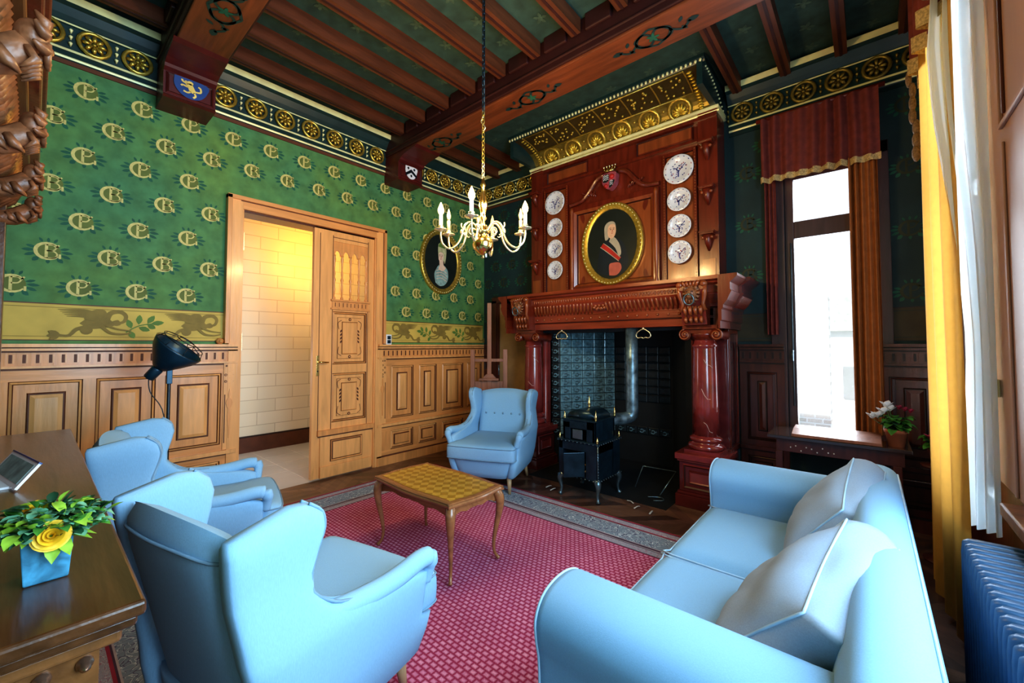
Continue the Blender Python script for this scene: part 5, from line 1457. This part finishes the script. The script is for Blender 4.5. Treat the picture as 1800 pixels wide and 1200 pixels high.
# ------------------------------------------------------------------ SIDEBOARD (carved buffet)
def sideboard():
    X0,X1,Y0,Y1,H=.90,3.42,-5.0,-4.41,.95
    t=thing('carved_sideboard','huge dark carved sideboard with an overhanging bracketed hood at the left','sideboard',((X0+X1)/2,(Y0+Y1)/2,0))
    B=lambda n,mb,**k: mb.build(n,t,**k)
    mb=MB(); mb.box(X0-.03,Y0,H-.03,X1+.01,Y1,H,'walnut'); mb.box(X0-.01,Y0,H-.055,X1-.01,Y1-.01,H-.03,'walnut'); mb.box(X0,Y0,H-.085,X1-.03,Y1-.03,H-.055,'walnut_lt'); B('worktop',mb,bevel=.008,seg=3)
    mb=MB(); mb.box(X0+.05,Y0,.06,X1-.12,Y1-.09,H-.085,'walnut'); mb.box(X0+.03,Y0,0,X1-.07,Y1-.05,.07,'walnut'); B('carcass',mb,bevel=.004)
    f=lambda u,v,d:(X1-.12+d,u,v)
    mb=MB(); mb.nest(f,Y0+.02,.12,Y1-.28,.82,[(0,.0),(0,.03),(.03,.035),(.05,.01)],['walnut','walnut_lt','walnut_lt','walnut']); B('end_panel',mb)
    # carved corner bracket with bosses
    for sgn,yy in ((1,Y1-.06),):
        mb=MB(); g=lambda u,v,d:(X1-.09+d,yy+u,v)
        mb.prism([(.0,.86),(-.19,.86),(-.19,.77),(-.13,.74),(-.12,.70),(-.05,.66),(-.045,.10),(.0,.10)],g,-.04,.035,'walnut_lt')
        for u,v,r in ((-.02,.84,.011),(-.075,.84,.011),(-.13,.84,.011),(-.095,.795,.018)):
            mb.lathe((0,0,0),[(r*1.2,.034),(r*1.2,.040),(r*.8,.046),(r*.75,.055),(r*.1,.064)],'nail',12,lambda a,b,z:g(u+a,v+b,z))
        mb.stroke(g,[(-.03,.80),(-.05,.74),(-.09,.70)],.012,.037,'walnut'); mb.stroke(g,[(-.16,.78),(-.15,.72),(-.11,.69)],.02,.037,'flat_black')
        mb.prism([(-.055,.62),(-.13,.66),(-.16,.56),(-.09,.50)],g,-.02,.03,'walnut_lt')
        mb.lathe((0,0,0),[(.02,.03),(.02,.05),(.01,.065),(.002,.07)],'stone',10,lambda a,b,z:g(-.10+a,.60+b,z))
        B('corner_bracket',mb,bevel=.003)
    # front doors with handles
    fd=lambda u,v,d:(u,Y1-.09+d,v)
    for i in range(4):
        u=X0+.12+i*.57
        mb=MB(); mb.nest(fd,u,.12,u+.5,.80,[(0,0),(0,.02),(.05,.022),(.06,.008),(.09,.008),(.11,.02)],['walnut','walnut_lt','flat_black','walnut','walnut_lt']); d=B('door',mb)
        mb=MB(); mb.sphere(fd(u+.44,.46,.035),.013,'brass',8,6); o=mb.build('knob',d,local=True); w0=world_loc(t)
        for v in o.data.vertices: v.co-=w0
    # rear post + hood
    mb=MB(); mb.box(.93,-4.76,H,1.02,-4.685,2.40,'walnut'); B('rear_post',mb,bevel=.004)
    mb=MB(); mb.box(X0,-5.0,H,X1-.05,-4.95,2.4,'walnut'); B('back_board',mb)
    mb=MB(); YF=-4.575
    mb.box(X0,YF-.035,2.33,X1,YF,2.62,'mah'); mb.box(X0-.01,YF-.05,2.60,X1,YF+.015,2.66,'mah'); mb.box(X0,-5.0,2.40,X1,YF-.03,2.43,'walnut'); mb.box(X0,-5.0,2.43,X1,YF-.03,2.62,'walnut')
    mb.box(X0-.0,YF-.06,2.32,X1,YF-.03,2.36,'walnut_lt')
    B('hood_fascia',mb,bevel=.006)
    # fluted valance between the brackets
    mb=MB()
    for k in range(64):
        x=X0+.06+k*.0395
        ph=((x-1.0)/.64)%1; sag=.03*sin(PI*ph)
        mb.tube([(x,YF-.07,2.32),(x+.01,YF-.10,2.24+sag),(x,YF-.15,2.18+sag)],[.020,.024,.016],'carved',6)
    B('fluted_valance',mb)
    for x in (1.0,1.64,2.28,2.92):
        mb=MB()
        mb.tube(crom([(x,-4.93,2.18),(x,-4.78,2.14),(x,-4.67,2.15),(x,-4.60,2.20)],3),[.035]*3+[.04]*3+[.045]*4,'carved',8)
        mb.sphere((x,-4.595,2.235),(.045,.032,.045),'carved',12,8)
        mb.sphere((x,-4.572,2.215),(.020,.018,.015),'carved',8,6)
        for s in (-1,1): mb.sphere((x+s*.026,-4.58,2.262),(.014,.012,.016),'carved',8,5)
        rr=random.Random(int(x*50))
        for k in range(8):
            a=2*PI*k/8; mb.tube([(x+.02*cos(a),-4.575,2.235+.02*sin(a)),(x+.05*cos(a),-4.572,2.235+.05*sin(a)),(x+.066*cos(a+.3),-4.59,2.235+.066*sin(a+.3))],[.008,.015,.004],'carved',6)
        for k in range(9): mb.tube([(x-.045+.011*k,-4.93+.035*k,2.17),(x-.05+.0125*k,-4.91+.035*k,2.135),(x-.03+.008*k,-4.89+.035*k,2.12)],[.012,.016,.004],'carved',5)
        mb.ring([(x+.03*cos(a),-4.566,2.20+.03*sin(a)) for a in [2*PI*i/10 for i in range(10)]],.007,'carved',5)
        for k in range(5): mb.tube([(x-.04+.02*k,-4.60,2.19),(x-.05+.025*k,-4.585,2.16),(x-.045+.022*k,-4.61,2.135)],[.010,.012,.003],'carved',5)
        B('carved_bracket',mb)
sideboard()

# flower pot on sideboard
def leaf3(mb,p,d,L,w,m,droop=.3,side=None):
    d=Vector(d).normalized(); s=d.cross(Vector((0,0,1)))
    if s.length<.05: s=Vector((1,0,0))
    s.normalize(); up=s.cross(d); P=Vector(p); vs=[]; n=5
    for i in range(n):
        t_=i/(n-1); ww=w*.5*(sin(PI*min(1,t_*.9+.08))**.8) if t_<1 else 0
        c=P+d*L*t_-Vector((0,0,1))*droop*L*t_*t_
        vs+= [c-s*ww+up*ww*.35,c,c+s*ww+up*ww*.35]
    fs=[]
    for i in range(n-1):
        a=i*3; fs+=[(a,a+1,a+4,a+3),(a+1,a+2,a+5,a+4)]
    mb.add(vs,fs,m,True)
def rose(mb,c,R,n,m='rose'):
    c=Vector(c); n=Vector(n).normalized(); a=n.orthogonal().normalized(); b=n.cross(a); rnd=random.Random(6)
    for ring,(r,h,k) in enumerate(((.22,.55,3),(.42,.50,4),(.65,.40,5),(.88,.22,6),(1.0,.05,6))):
        for i in range(k):
            t0=2*PI*i/k+ring*.7
            def fn(u,v):
                t=t0+(u-.5)*2*PI/k*1.5; rr=R*r*(.35+.65*v)*(1+.10*v*v); hh=R*(h*v**.7)-R*.2*(1-v)+.08*R*sin(3*u*PI)*v
                if ring>=3: hh-=.12*R*v*v
                return tuple(c+(a*cos(t)+b*sin(t))*rr+n*hh)
            mb.grid(fn,6,5,m)
def bouquet():
    x0,x1,y0,y1,z=3.115,3.200,-4.578,-4.502,.95
    t=thing('potted_flower_arrangement','yellow rose arrangement in a square blue marbled pot on the sideboard','flower arrangement',((x0+x1)/2,(y0+y1)/2,z))
    cx,cy=(x0+x1)/2,(y0+y1)/2
    mb=MB(); rings=[]
    for zz,k in ((z+.0005,.82),(z+.004,.86),(z+.088,1.0),(z+.090,1.0),(z+.089,.9),(z+.075,.88)):
        rings.append([(cx+sx*(x1-x0)/2*k,cy+sy*(y1-y0)/2*k,zz) for sx,sy in ((-1,-1),(1,-1),(1,1),(-1,1))])
    mb.loft(rings,'vase',False); mb.build('square_pot',t,bevel=.002)
    rnd=random.Random(21)
    for nm,mat,n,L,w in (('dark_foliage','leafdkg',70,.034,.020),('green_foliage','leafg',100,.034,.020),('pale_foliage','leafbl',230,.024,.019),('lime_leaves','leaflt',75,.036,.022)):
        mb=MB()
        for k in range(n):
            a=rnd.uniform(0,2*PI); e=rnd.uniform(-.15,1.2); r=rnd.uniform(.015,.078)
            p=(cx+r*cos(a)*.95,cy+r*sin(a)*1.25,z+.088+rnd.uniform(0,.075)*(1-r/.11)+.008)
            d=(cos(a)*cos(e),sin(a)*cos(e)*1.1,sin(e)*.9)
            leaf3(mb,p,d,L*rnd.uniform(.7,1.2),w*rnd.uniform(.8,1.2),mat,rnd.uniform(.1,.6))
        mb.build(nm,t)
    mb=MB()
    for (d,L) in (((.9,-.1,-.7),.05),((.9,.5,-.5),.05),((.4,1,.0),.06),((.2,1,.1),.065)): leaf3(mb,(cx+.04,cy+.01,z+.095),d,L,.028,'leaflt',.3)
    mb.tube([(cx,cy,z+.02),(cx,cy,z+.11)],.012,'leafdkg',6)
    mb.build('lime_leaves',t)
    mb=MB(); rose(mb,(cx+.064,cy+.004,z+.104),.028,(1,.0,.40)); mb.build('yellow_rose',t)
    mb=MB(); rose(mb,(cx-.045,cy-.02,z+.135),.026,(.5,-.1,1)); mb.build('yellow_rose',t)
bouquet()
def cardframe():
    A=Vector((2.30,-4.595,.954)); B_=Vector((1.96,-4.66,.954)); Hh=Vector((-.015,.055,.075))
    t=thing('photo_holder','low white edged photo holder leaning on the sideboard left of the roses','picture frame',(2.13,-4.63,.951))
    e=(B_-A); L=e.length; e.normalize(); h=Hh.normalized(); n=e.cross(h).normalized(); Lh=Hh.length
    if n.z<0: n=-n
    P=lambda u,v,d:tuple(A+e*u+h*v+n*d)
    mb=MB(); mb.fbox(P,0,0,0,L,Lh,.008,'white'); mb.build('frame',t)
    mb=MB(); mb.fbox(P,-.003,Lh-.002,0,L,Lh+.003,.010,MT['shieldblue']); mb.build('blue_edge',t)
    mb=MB(); mb.fbox(P,.02,.014,.008,L-.02,Lh-.012,.0095,MT['dress']); mb.build('card',t)
    mb=MB(); mb.box(2.02,-4.64,.9505,2.24,-4.59,.958,'white'); mb.build('foot',t)
cardframe()

# ------------------------------------------------------------------ BACK WINDOW + CURTAINS
def window():
    t=struct(thing('window_1','tall narrow window with a dark transomed frame in the back wall','window',((WX0+WX1)/2,.02,WZ0)))
    y0,y1=.02,.09
    def bx(name,x0,z0,x1,z1,m='frame_dk'):
        mb=MB(); mb.box(x0,y0,z0,x1,y1,z1,m); mb.build(name,t,bevel=.006)
    bx('frame_side',WX0,WZ0,WX0+.07,WZ1); bx('frame_side',WX1-.07,WZ0,WX1,WZ1); bx('frame_head',WX0+.07,WZ1-.06,WX1-.07,WZ1); bx('sill_rail',WX0+.07,WZ0,WX1-.07,WZ0+.05); bx('transom',WX0+.07,2.44,WX1-.07,2.60)
    mb=MB(); mb.box(WX0-.12,-.02,WZ0-.02,WX0,0,WZ1+.1,'frame_dk'); mb.box(WX1,-.02,WZ0-.02,WX1+.12,0,WZ1+.1,'frame_dk'); mb.box(WX0-.12,-.02,WZ1,WX1+.12,0,WZ1+.1,'frame_dk'); mb.build('casing',t,bevel=.004)
    m,nt,b=_nt('clear_glass')
    for n in list(nt.nodes):
        if n.type!='OUTPUT_MATERIAL': nt.nodes.remove(n)
    out=[n for n in nt.nodes if n.type=='OUTPUT_MATERIAL'][0]
    tr=nt.nodes.new('ShaderNodeBsdfTransparent'); gl=nt.nodes.new('ShaderNodeBsdfGlossy'); gl.inputs['Roughness'].default_value=.02
    mx=nt.nodes.new('ShaderNodeMixShader'); mx.inputs[0].default_value=.05
    nt.links.new(tr.outputs[0],mx.inputs[1]); nt.links.new(gl.outputs[0],mx.inputs[2]); nt.links.new(mx.outputs[0],out.inputs[0])
    MT['glass']=m
    mb=MB(); mb.box(WX0+.07,.05,WZ0+.05,WX1-.07,.054,2.44,m); mb.box(WX0+.07,.05,2.60,WX1-.07,.054,WZ1-.06,m); mb.build('pane',t)
    mb=MB(); mb.tube([(WX0+.045,.0,.9),(WX0+.045,.0,2.4)],.006,'iron_lt',6); mb.tube([(WX0+.045,.01,1.40),(WX0+.045,-.04,1.40),(WX0+.045,-.045,1.31)],.009,'iron_lt',6); mb.build('window_handle',t)
window()
# window reveal and rear window board are part of wall thickness
def curtainsheet(mb,pA,pB,z0,z1,amp,n,m,nrm,flare=0,rows=8,zb=None):
    pA=Vector(pA); pB=Vector(pB); nrm=Vector(nrm)
    N=n*10
    def fn(u,v):
        z=z0+(z1-z0)*v; c=(pA+pB)/2; k=1+flare*(1-v)
        p=pA.lerp(pB,u); p=c+(p-c)*k
        w=amp*(.75+.35*sin(3.1*u*n*.37+1))*sin(2*PI*n*u+.6*sin(2.2*v+u*5))*(1-.15*v)
        p=p+nrm*w; return (p.x,p.y,z+(zb(u) if zb and v<.01 else 0))
    mb.grid(fn,N+1,rows,m)
# valance above the back window
t=thing('window_valance','dark red gathered valance with a pale fringe above the narrow window','valance',(4.21,-.16,3.0))
mb=MB(); curtainsheet(mb,(3.80,-.16,0),(4.63,-.16,0),3.0,3.56,.030,9,'redval',(0,-1,0)); mb.build('valance_cloth',t)
mb=MB(); curtainsheet(mb,(3.795,-.165,0),(4.635,-.165,0),2.955,3.01,.034,9,'fringe',(0,-1,0),rows=3); mb.build('fringe',t)
mb=MB(); mb.tube([(3.76,-.13,3.57),(4.67,-.13,3.57)],.02,'mah',8); mb.build('curtain_pole',t)
t=thing('window_curtain','burnt orange curtain hanging right of the narrow window','curtain',(4.52,-.15,.64))
mb=MB(); curtainsheet(mb,(4.425,-.13,0),(4.61,-.13,0),.735,3.02,.028,5,'ocurt',(0,-1,0),.0); mb.build('curtain_cloth',t)
t=thing('window_curtain','thin dark red curtain hanging left of the narrow window','curtain',(3.86,-.11,1.5))
mb=MB(); curtainsheet(mb,(3.81,-.09,0),(3.90,-.09,0),1.55,3.02,.022,3,'redval',(0,-1,0)); mb.build('curtain_cloth',t)

# console table under the back window
def console():
    t=thing('console_table','dark wooden console table standing under the narrow window','console table',(4.28,-.33,0))
    mb=MB(); mb.box(3.86,-.54,.685,4.74,-.05,.712,'polish'); mb.build('table_top',t,bevel=.004)
    mb=MB(); mb.box(3.92,-.50,.58,4.70,-.08,.685,'oak_dk')
    for k in range(9): mb.sphere((4.02+.035*k,-.503,.62+.02*sin(k*2.3)),.006,'white',6,4)
    mb.build('apron',t,bevel=.003)
    for x in (3.94,4.66):
        for y in (-.48,-.11): mb=MB(); mb.box(x-.025,y-.025,0,x+.025,y+.025,.58,'oak_dk'); mb.build('leg',t,bevel=.003)
    t2=thing('book_rest','low sloping wooden book rest lying along the console table edge','book rest',(4.3,-.40,.713))
    mb=MB(); mb.prism([(-.53,.713),(-.53,.735),(-.40,.765),(-.26,.772),(-.26,.713)],lambda u,v,d:(d,u,v),4.03,4.58,'easel'); mb.build('sloping_board',t2,bevel=.003)
console()
def plant(x,y,z,name,label,white,seed,s=1.0):
    t=thing(name,label,'potted plant',(x,y,z))
    mb=MB(); mb.lathe((x,y,z),[(.045*s,.0),(.062*s,.10*s),(.068*s,.10*s),(.070*s,.125*s),(.062*s,.125*s),(.058*s,.11*s)],'terra' if white else 'redval',20); mb.build('pot',t)
    rnd=random.Random(seed); mb=MB()
    for k in range(70):
        a=rnd.uniform(0,2*PI); r=rnd.uniform(0,.07)*s; e=rnd.uniform(0,1.2)
        leaf3(mb,(x+r*cos(a),y+r*sin(a),z+.12*s+rnd.uniform(0,.09)*s),(cos(a),sin(a),sin(e)),.06*s,.055*s,'leafg' if k%3 else 'leafdkg',.6)
    mb.build('foliage',t)
    fl=[(-.10,-.02,.20),(-.07,-.03,.235),(-.05,.0,.28),(-.03,.02,.25),(-.13,-.02,.19)] if white else [(-.05,-.05,.19),(0,-.06,.21),(.04,-.03,.2),(-.02,-.06,.17),(.02,0,.24)]
    for dx,dy,dz in fl:
        mb=MB(); p=Vector((x+dx*s,y+dy*s,z+dz*s)); mb.tube([(x+dx*.3*s,y+dy*.3*s,z+.12*s),tuple(p)],.002,'leafg',5)
        for k in range(5):
            a=2*PI*k/5; leaf3(mb,p,(cos(a)*.8,sin(a)*.4,.6),.055*s,.048*s,'wflower' if white else 'pflower',-.1)
        mb.build('blossom',t)
    if white:
        mb=MB(); 
        for dx,dz in ((.02,.27),(.05,.26),(.08,.25)):
            for k in range(5):
                a=2*PI*k/5; leaf3(mb,(x+dx*s,y,z+dz*s),(cos(a)*.7,sin(a)*.4,.7),.035*s,.03*s,'pflower',-.1)
        mb.build('red_blossom',t)
plant(4.66,-.42,.7125,'potted_cyclamen','white flowering cyclamen in a terracotta pot on the console table',True,3,1.0)
t=thing('plant_stand','slim dark plant stand in the corner beside the console table','plant stand',(4.87,-.55,0))
mb=MB(); mb.lathe((4.87,-.55,0),[(.10,0),(.10,.015),(.02,.03),(.018,.60),(.09,.62),(.10,.64)],'oak_dk',18); mb.build('stand_body',t)
plant(4.87,-.55,.641,'potted_red_cyclamen','dark pink cyclamen half hidden by the yellow curtain',False,9,.9)

# ------------------------------------------------------------------ RIGHT SIDE: big window, curtains, radiator
def rightwin():
    FR=lambda u,v,d:(W-d,u,v)
    t=struct(thing('window_2','large window whose pinkish brown frame fills the right edge of the view','window',(W,-3.0,.82)))
    def bx(name,y0,z0,y1,z1,d0=-.12,d1=.03,m='framewood'):
        mb=MB(); mb.fbox(FR,y0,z0,d0,y1,z1,d1,m); mb.build(name,t,bevel=.008)
    bx('frame_post',-2.45,.82,-1.36,3.6)
    bx('frame_post',-5.1,.82,-4.95,3.6); bx('frame_head',-4.95,3.5,-2.45,3.6); bx('sill_rail',-4.95,.82,-2.45,.90); bx('transom',-4.95,2.42,-2.45,2.52)
    bx('mullion',-3.45,.90,-3.35,2.42)
    mb=MB(); mb.fbox(FR,-1.945,2.37,.03,-1.925,3.6,.045,'framewood'); mb.fbox(FR,-1.985,2.41,.03,-1.965,3.6,.040,'oak_dk'); mb.fbox(FR,-2.45,2.36,.03,-1.925,2.38,.045,'framewood'); mb.fbox(FR,-1.955,.83,.03,-1.93,2.30,.04,'framewood'); mb.build('moulding_strip',t,bevel=.004)
    mb=MB(); mb.fbox(FR,-4.95,.9,-.05,-2.45,2.42,-.046,MT['glass']); mb.fbox(FR,-4.95,2.52,-.05,-2.45,3.5,-.046,MT['glass']); mb.build('pane',t)
    mb=MB(); mb.fbox(FR,-1.705,1.215,.03,-1.635,1.295,.05,'brass_lt'); mb.tube([(W-.05,-1.67,1.255),(W-.075,-1.67,1.25)],.008,'iron_lt',6); mb.build('window_catch',t,bevel=.003)
    mb=MB(); mb.fbox(FR,-5.0,.78,.0,-2.05,.83,.10,'walnut_lt'); mb.build('window_sill',t,bevel=.006)
    # far window pane behind the curtains
    t=struct(thing('window_3','curtained window at the far end of the right wall','window',(W,-.86,.55)))
    mb=MB()
    for a,b,c,d in ((-1.36,-1.32,.55,3.5),(-.51,-.45,.55,3.5),(-1.32,-.51,3.42,3.5),(-1.32,-.51,.55,.63),(-1.32,-.51,2.4,2.44)): mb.fbox(FR,a,c,-.1,b,d,.0,'frame_dk')
    mb.build('frame',t,bevel=.006)
    mb=MB(); mb.fbox(FR,-1.32,.63,-.06,-.51,3.42,-.056,MT['glass']); mb.build('pane',t)
rightwin()
def sheer_mat():
    m,nt,b=_nt('sheer_net')
    b.inputs['Base Color'].default_value=(.92,.96,1,1); b.inputs['Roughness'].default_value=.9
    out=[n for n in nt.nodes if n.type=='OUTPUT_MATERIAL'][0]
    tl=nt.nodes.new('ShaderNodeBsdfTranslucent'); tl.inputs['Color'].default_value=(.80,.90,.98,1)
    tr=nt.nodes.new('ShaderNodeBsdfTransparent')
    m1=nt.nodes.new('ShaderNodeMixShader'); m1.inputs[0].default_value=.6; m2=nt.nodes.new('ShaderNodeMixShader'); m2.inputs[0].default_value=.04
    nt.links.new(b.outputs[0],m1.inputs[1]); nt.links.new(tl.outputs[0],m1.inputs[2]); nt.links.new(m1.outputs[0],m2.inputs[1]); nt.links.new(tr.outputs[0],m2.inputs[2]); nt.links.new(m2.outputs[0],out.inputs[0])
    return m
MT['sheer']=sheer_mat()
def transl(m,col,f):
    nt=m.node_tree; b=nt.nodes['Principled BSDF']; out=[n for n in nt.nodes if n.type=='OUTPUT_MATERIAL'][0]
    tl=nt.nodes.new('ShaderNodeBsdfTranslucent'); tl.inputs['Color'].default_value=(*col,1)
    mx=nt.nodes.new('ShaderNodeMixShader'); mx.inputs[0].default_value=f
    nt.links.new(b.outputs[0],mx.inputs[1]); nt.links.new(tl.outputs[0],mx.inputs[2]); nt.links.new(mx.outputs[0],out.inputs[0])
transl(MT['ycurt'],(.62,.32,.07),.22)
# yellow curtain, gathered at the far side, hanging from y -.8 to -1.6
t=thing('long_curtain','long golden yellow curtain hanging beside the right hand window','curtain',(4.80,-1.3,.04))
mb=MB()
def yc(u,v):
    z=.03+3.3*v
    y=-.95-.75*u-.02*sin(8*v)
    x=4.79+.055*u+.016*sin(2*PI*3.2*u+.8*v)+.006*sin(2*PI*7*u)
    return (x,y,z)
mb.grid(yc,60,16,'ycurt'); mb.build('curtain_cloth',t)
mb=MB()
for k in range(7):
    z=2.35+.08*k; mb.sphere((4.775+.006*(k%3)-.004*k,-1.0,z+.30),(.022-.001*k,.03,.055),'fringe_dk',8,5)
mb.build('side_fringe',t)
t=thing('sheer_curtain','translucent white net curtain flaring over the right hand window','curtain',(4.90,-1.6,.6))
mb=MB()
def sh(u,v):
    z=.60+3.0*v
    # left edge drifts toward the room with height up to z ~2.9
    tab=[(.7,4.855),(1.45,4.880),(1.9,4.86),(2.3,4.82),(2.6,4.79),(2.95,4.775),(3.3,4.80),(3.7,4.84)]
    xl=ilerp(z,tab)[0]-.005; xr=4.952
    x=xl+(xr-xl)*u+.014*sin(2*PI*4*u+1.3*v)
    y=-1.62-.12*u+.03*sin(2*PI*4*u+1.3*v)
    return (x,y,z)
mb.grid(sh,44,24,'sheer'); mb.build('net_cloth',t)
t=thing('side_valance','red valance with gold fringed scallops along the right hand windows','valance',(4.80,-1.9,3.2))
def rv(u,v):
    y=-.9-1.7*u; x=4.80+.05*sin(2*PI*7*u)+.02*u; z=3.17+.55*v+.03*abs(sin(PI*7*u))*(1-v); return (x,y,z)
mb=MB(); mb.grid(rv,120,6,'redval'); mb.build('valance_cloth',t)
def rf(u,v):
    y=-.895-1.71*u; x=4.797+.058*sin(2*PI*7*u)+.02*u; z=3.10+.09*v+.03*abs(sin(PI*7*u)); return (x,y,z)
mb=MB(); mb.grid(rf,120,3,'fringe'); mb.build('fringe',t)
mb=MB(); mb.box(4.86,-2.65,3.68,5.0,-.86,3.74,'mah'); mb.build('pelmet_board',t)
# radiator
def radiator():
    y1,y0=-2.30,-4.6
    t=thing('ribbed_radiator','blue grey ribbed radiator below the window beside the sofa','radiator',(4.87,-3.2,.0))
    k=0; y=y1-.03
    mb=MB()
    while y>y0:
        mb.loft([sup(4.845,y,.085*a,.019,z,14,4) for z,a in ((.12,.9),(.14,1),(.70,1),(.735,.96),(.745,.8))],'rad'); y-=.047
    mb.build('radiator_ribs',t)
    mb=MB(); mb.tube([(4.845,y0,.18),(4.845,y1,.18)],.022,'rad',10); mb.tube([(4.845,y0,.68),(4.845,y1,.68)],.022,'rad',10)
    for y in (y1-.1,y0+.1): mb.box(4.82,y-.02,0,4.87,y+.02,.14,'rad')
    mb.build('radiator_pipes',t)
radiator()

# ------------------------------------------------------------------ OUTSIDE (bright terrace)
mb=MB(); mb.box(-6,3,-1.2,16,30,-1.0,'stone'); struct(mb.build('ground'),'pale paved terrace outside the window','ground')
mb=MB(); mb.origin=(3.8,4.4,-1); mb.box(3.05,4.2,-1,4.02,4.6,2.3,'extbrick'); o=mb.build('brick_pier'); tag(o,'sunlit pale brick pier outside the narrow window','pier')
t=thing('distant_house','white house with grey windows far outside the narrow window','house',(5,12,-1))
mb=MB(); mb.box(1.5,12,-1,9,16,1.9,'white'); mb.build('house_wall',t)
mb=MB(); mb.prism([(1.2,1.9),(9.3,1.9),(5.2,3.6)],lambda u,v,d:(u,d,v),11.8,16.2,'stone'); mb.build('roof',t)
for x in (2.6,3.9,5.2):
    mb=MB(); mb.box(x,11.95,-.2,x+.6,12,.8,'halltile'); mb.build('window',t)

# ------------------------------------------------------------------ LIGHT
w=bpy.data.worlds.new('World'); sc.world=w; w.use_nodes=True; nt=w.node_tree
bg=nt.nodes['Background']; bg.inputs['Color'].default_value=(.78,.89,1,1); bg.inputs['Strength'].default_value=1.4
def area(name,loc,rot,sx,sy,e,col,spread=None):
    l=bpy.data.lights.new(name,'AREA'); l.shape='RECTANGLE'; l.size=sx; l.size_y=sy; l.energy=e; l.color=col
    if spread: l.spread=spread
    o=bpy.data.objects.new(name,l); COL.objects.link(o); o.location=loc; o.rotation_euler=rot; return o
# daylight through the big right hand window (outside the glass)
area('daylight_right_window',(W+.30,-3.35,2.1),(0,math.radians(90),0),2.5,1.8,230,(.50,.77,1))
area('daylight_far_right_window',(W+.28,-.80,2.1),(math.radians(90),0,math.radians(157)),.5,2.8,110,(.70,.87,1),math.radians(80))
area('daylight_back_window',(4.25,.45,1.9),(math.radians(-90),0,0),.6,2.4,80,(.75,.88,1))
# hallway lamps
def point(name,loc,e,col,r=.1):
    l=bpy.data.lights.new(name,'POINT'); l.energy=e; l.color=col; l.shadow_soft_size=r
    o=bpy.data.objects.new(name,l); COL.objects.link(o); o.location=loc
point('hall_lamp',(-1.2,-1.9,2.75),60,(1,.45,.06)); point('hall_daylight',(-.9,-3.6,1.2),30,(.75,.85,1),.3)
s=bpy.data.lights.new('sun','SUN'); s.energy=5; s.angle=.02; s.color=(1,.97,.9)
o=bpy.data.objects.new('sun',s); COL.objects.link(o); o.rotation_euler=(math.radians(50),0,math.radians(-30)); o.location=(0,-8,8)

# ------------------------------------------------------------------ CAMERA
F=725.; HOR=607.; PITCH=math.radians(2.0); YAW=math.radians(40.8)
cam=bpy.data.cameras.new('camera'); co=bpy.data.objects.new('camera',cam); COL.objects.link(co)
cam.sensor_width=36; cam.lens=36*F/1800; cam.clip_start=.02
ppy=HOR-F*math.tan(PITCH)
cam.shift_y=(ppy-600)/1800
co.location=(4.52,-4.57,1.45); co.rotation_euler=(PI/2+PITCH,0,YAW)
sc.camera=co
sc.view_settings.view_transform='Standard'; sc.view_settings.look='Medium High Contrast'; sc.view_settings.exposure=-0.1; sc.view_settings.gamma=1.0
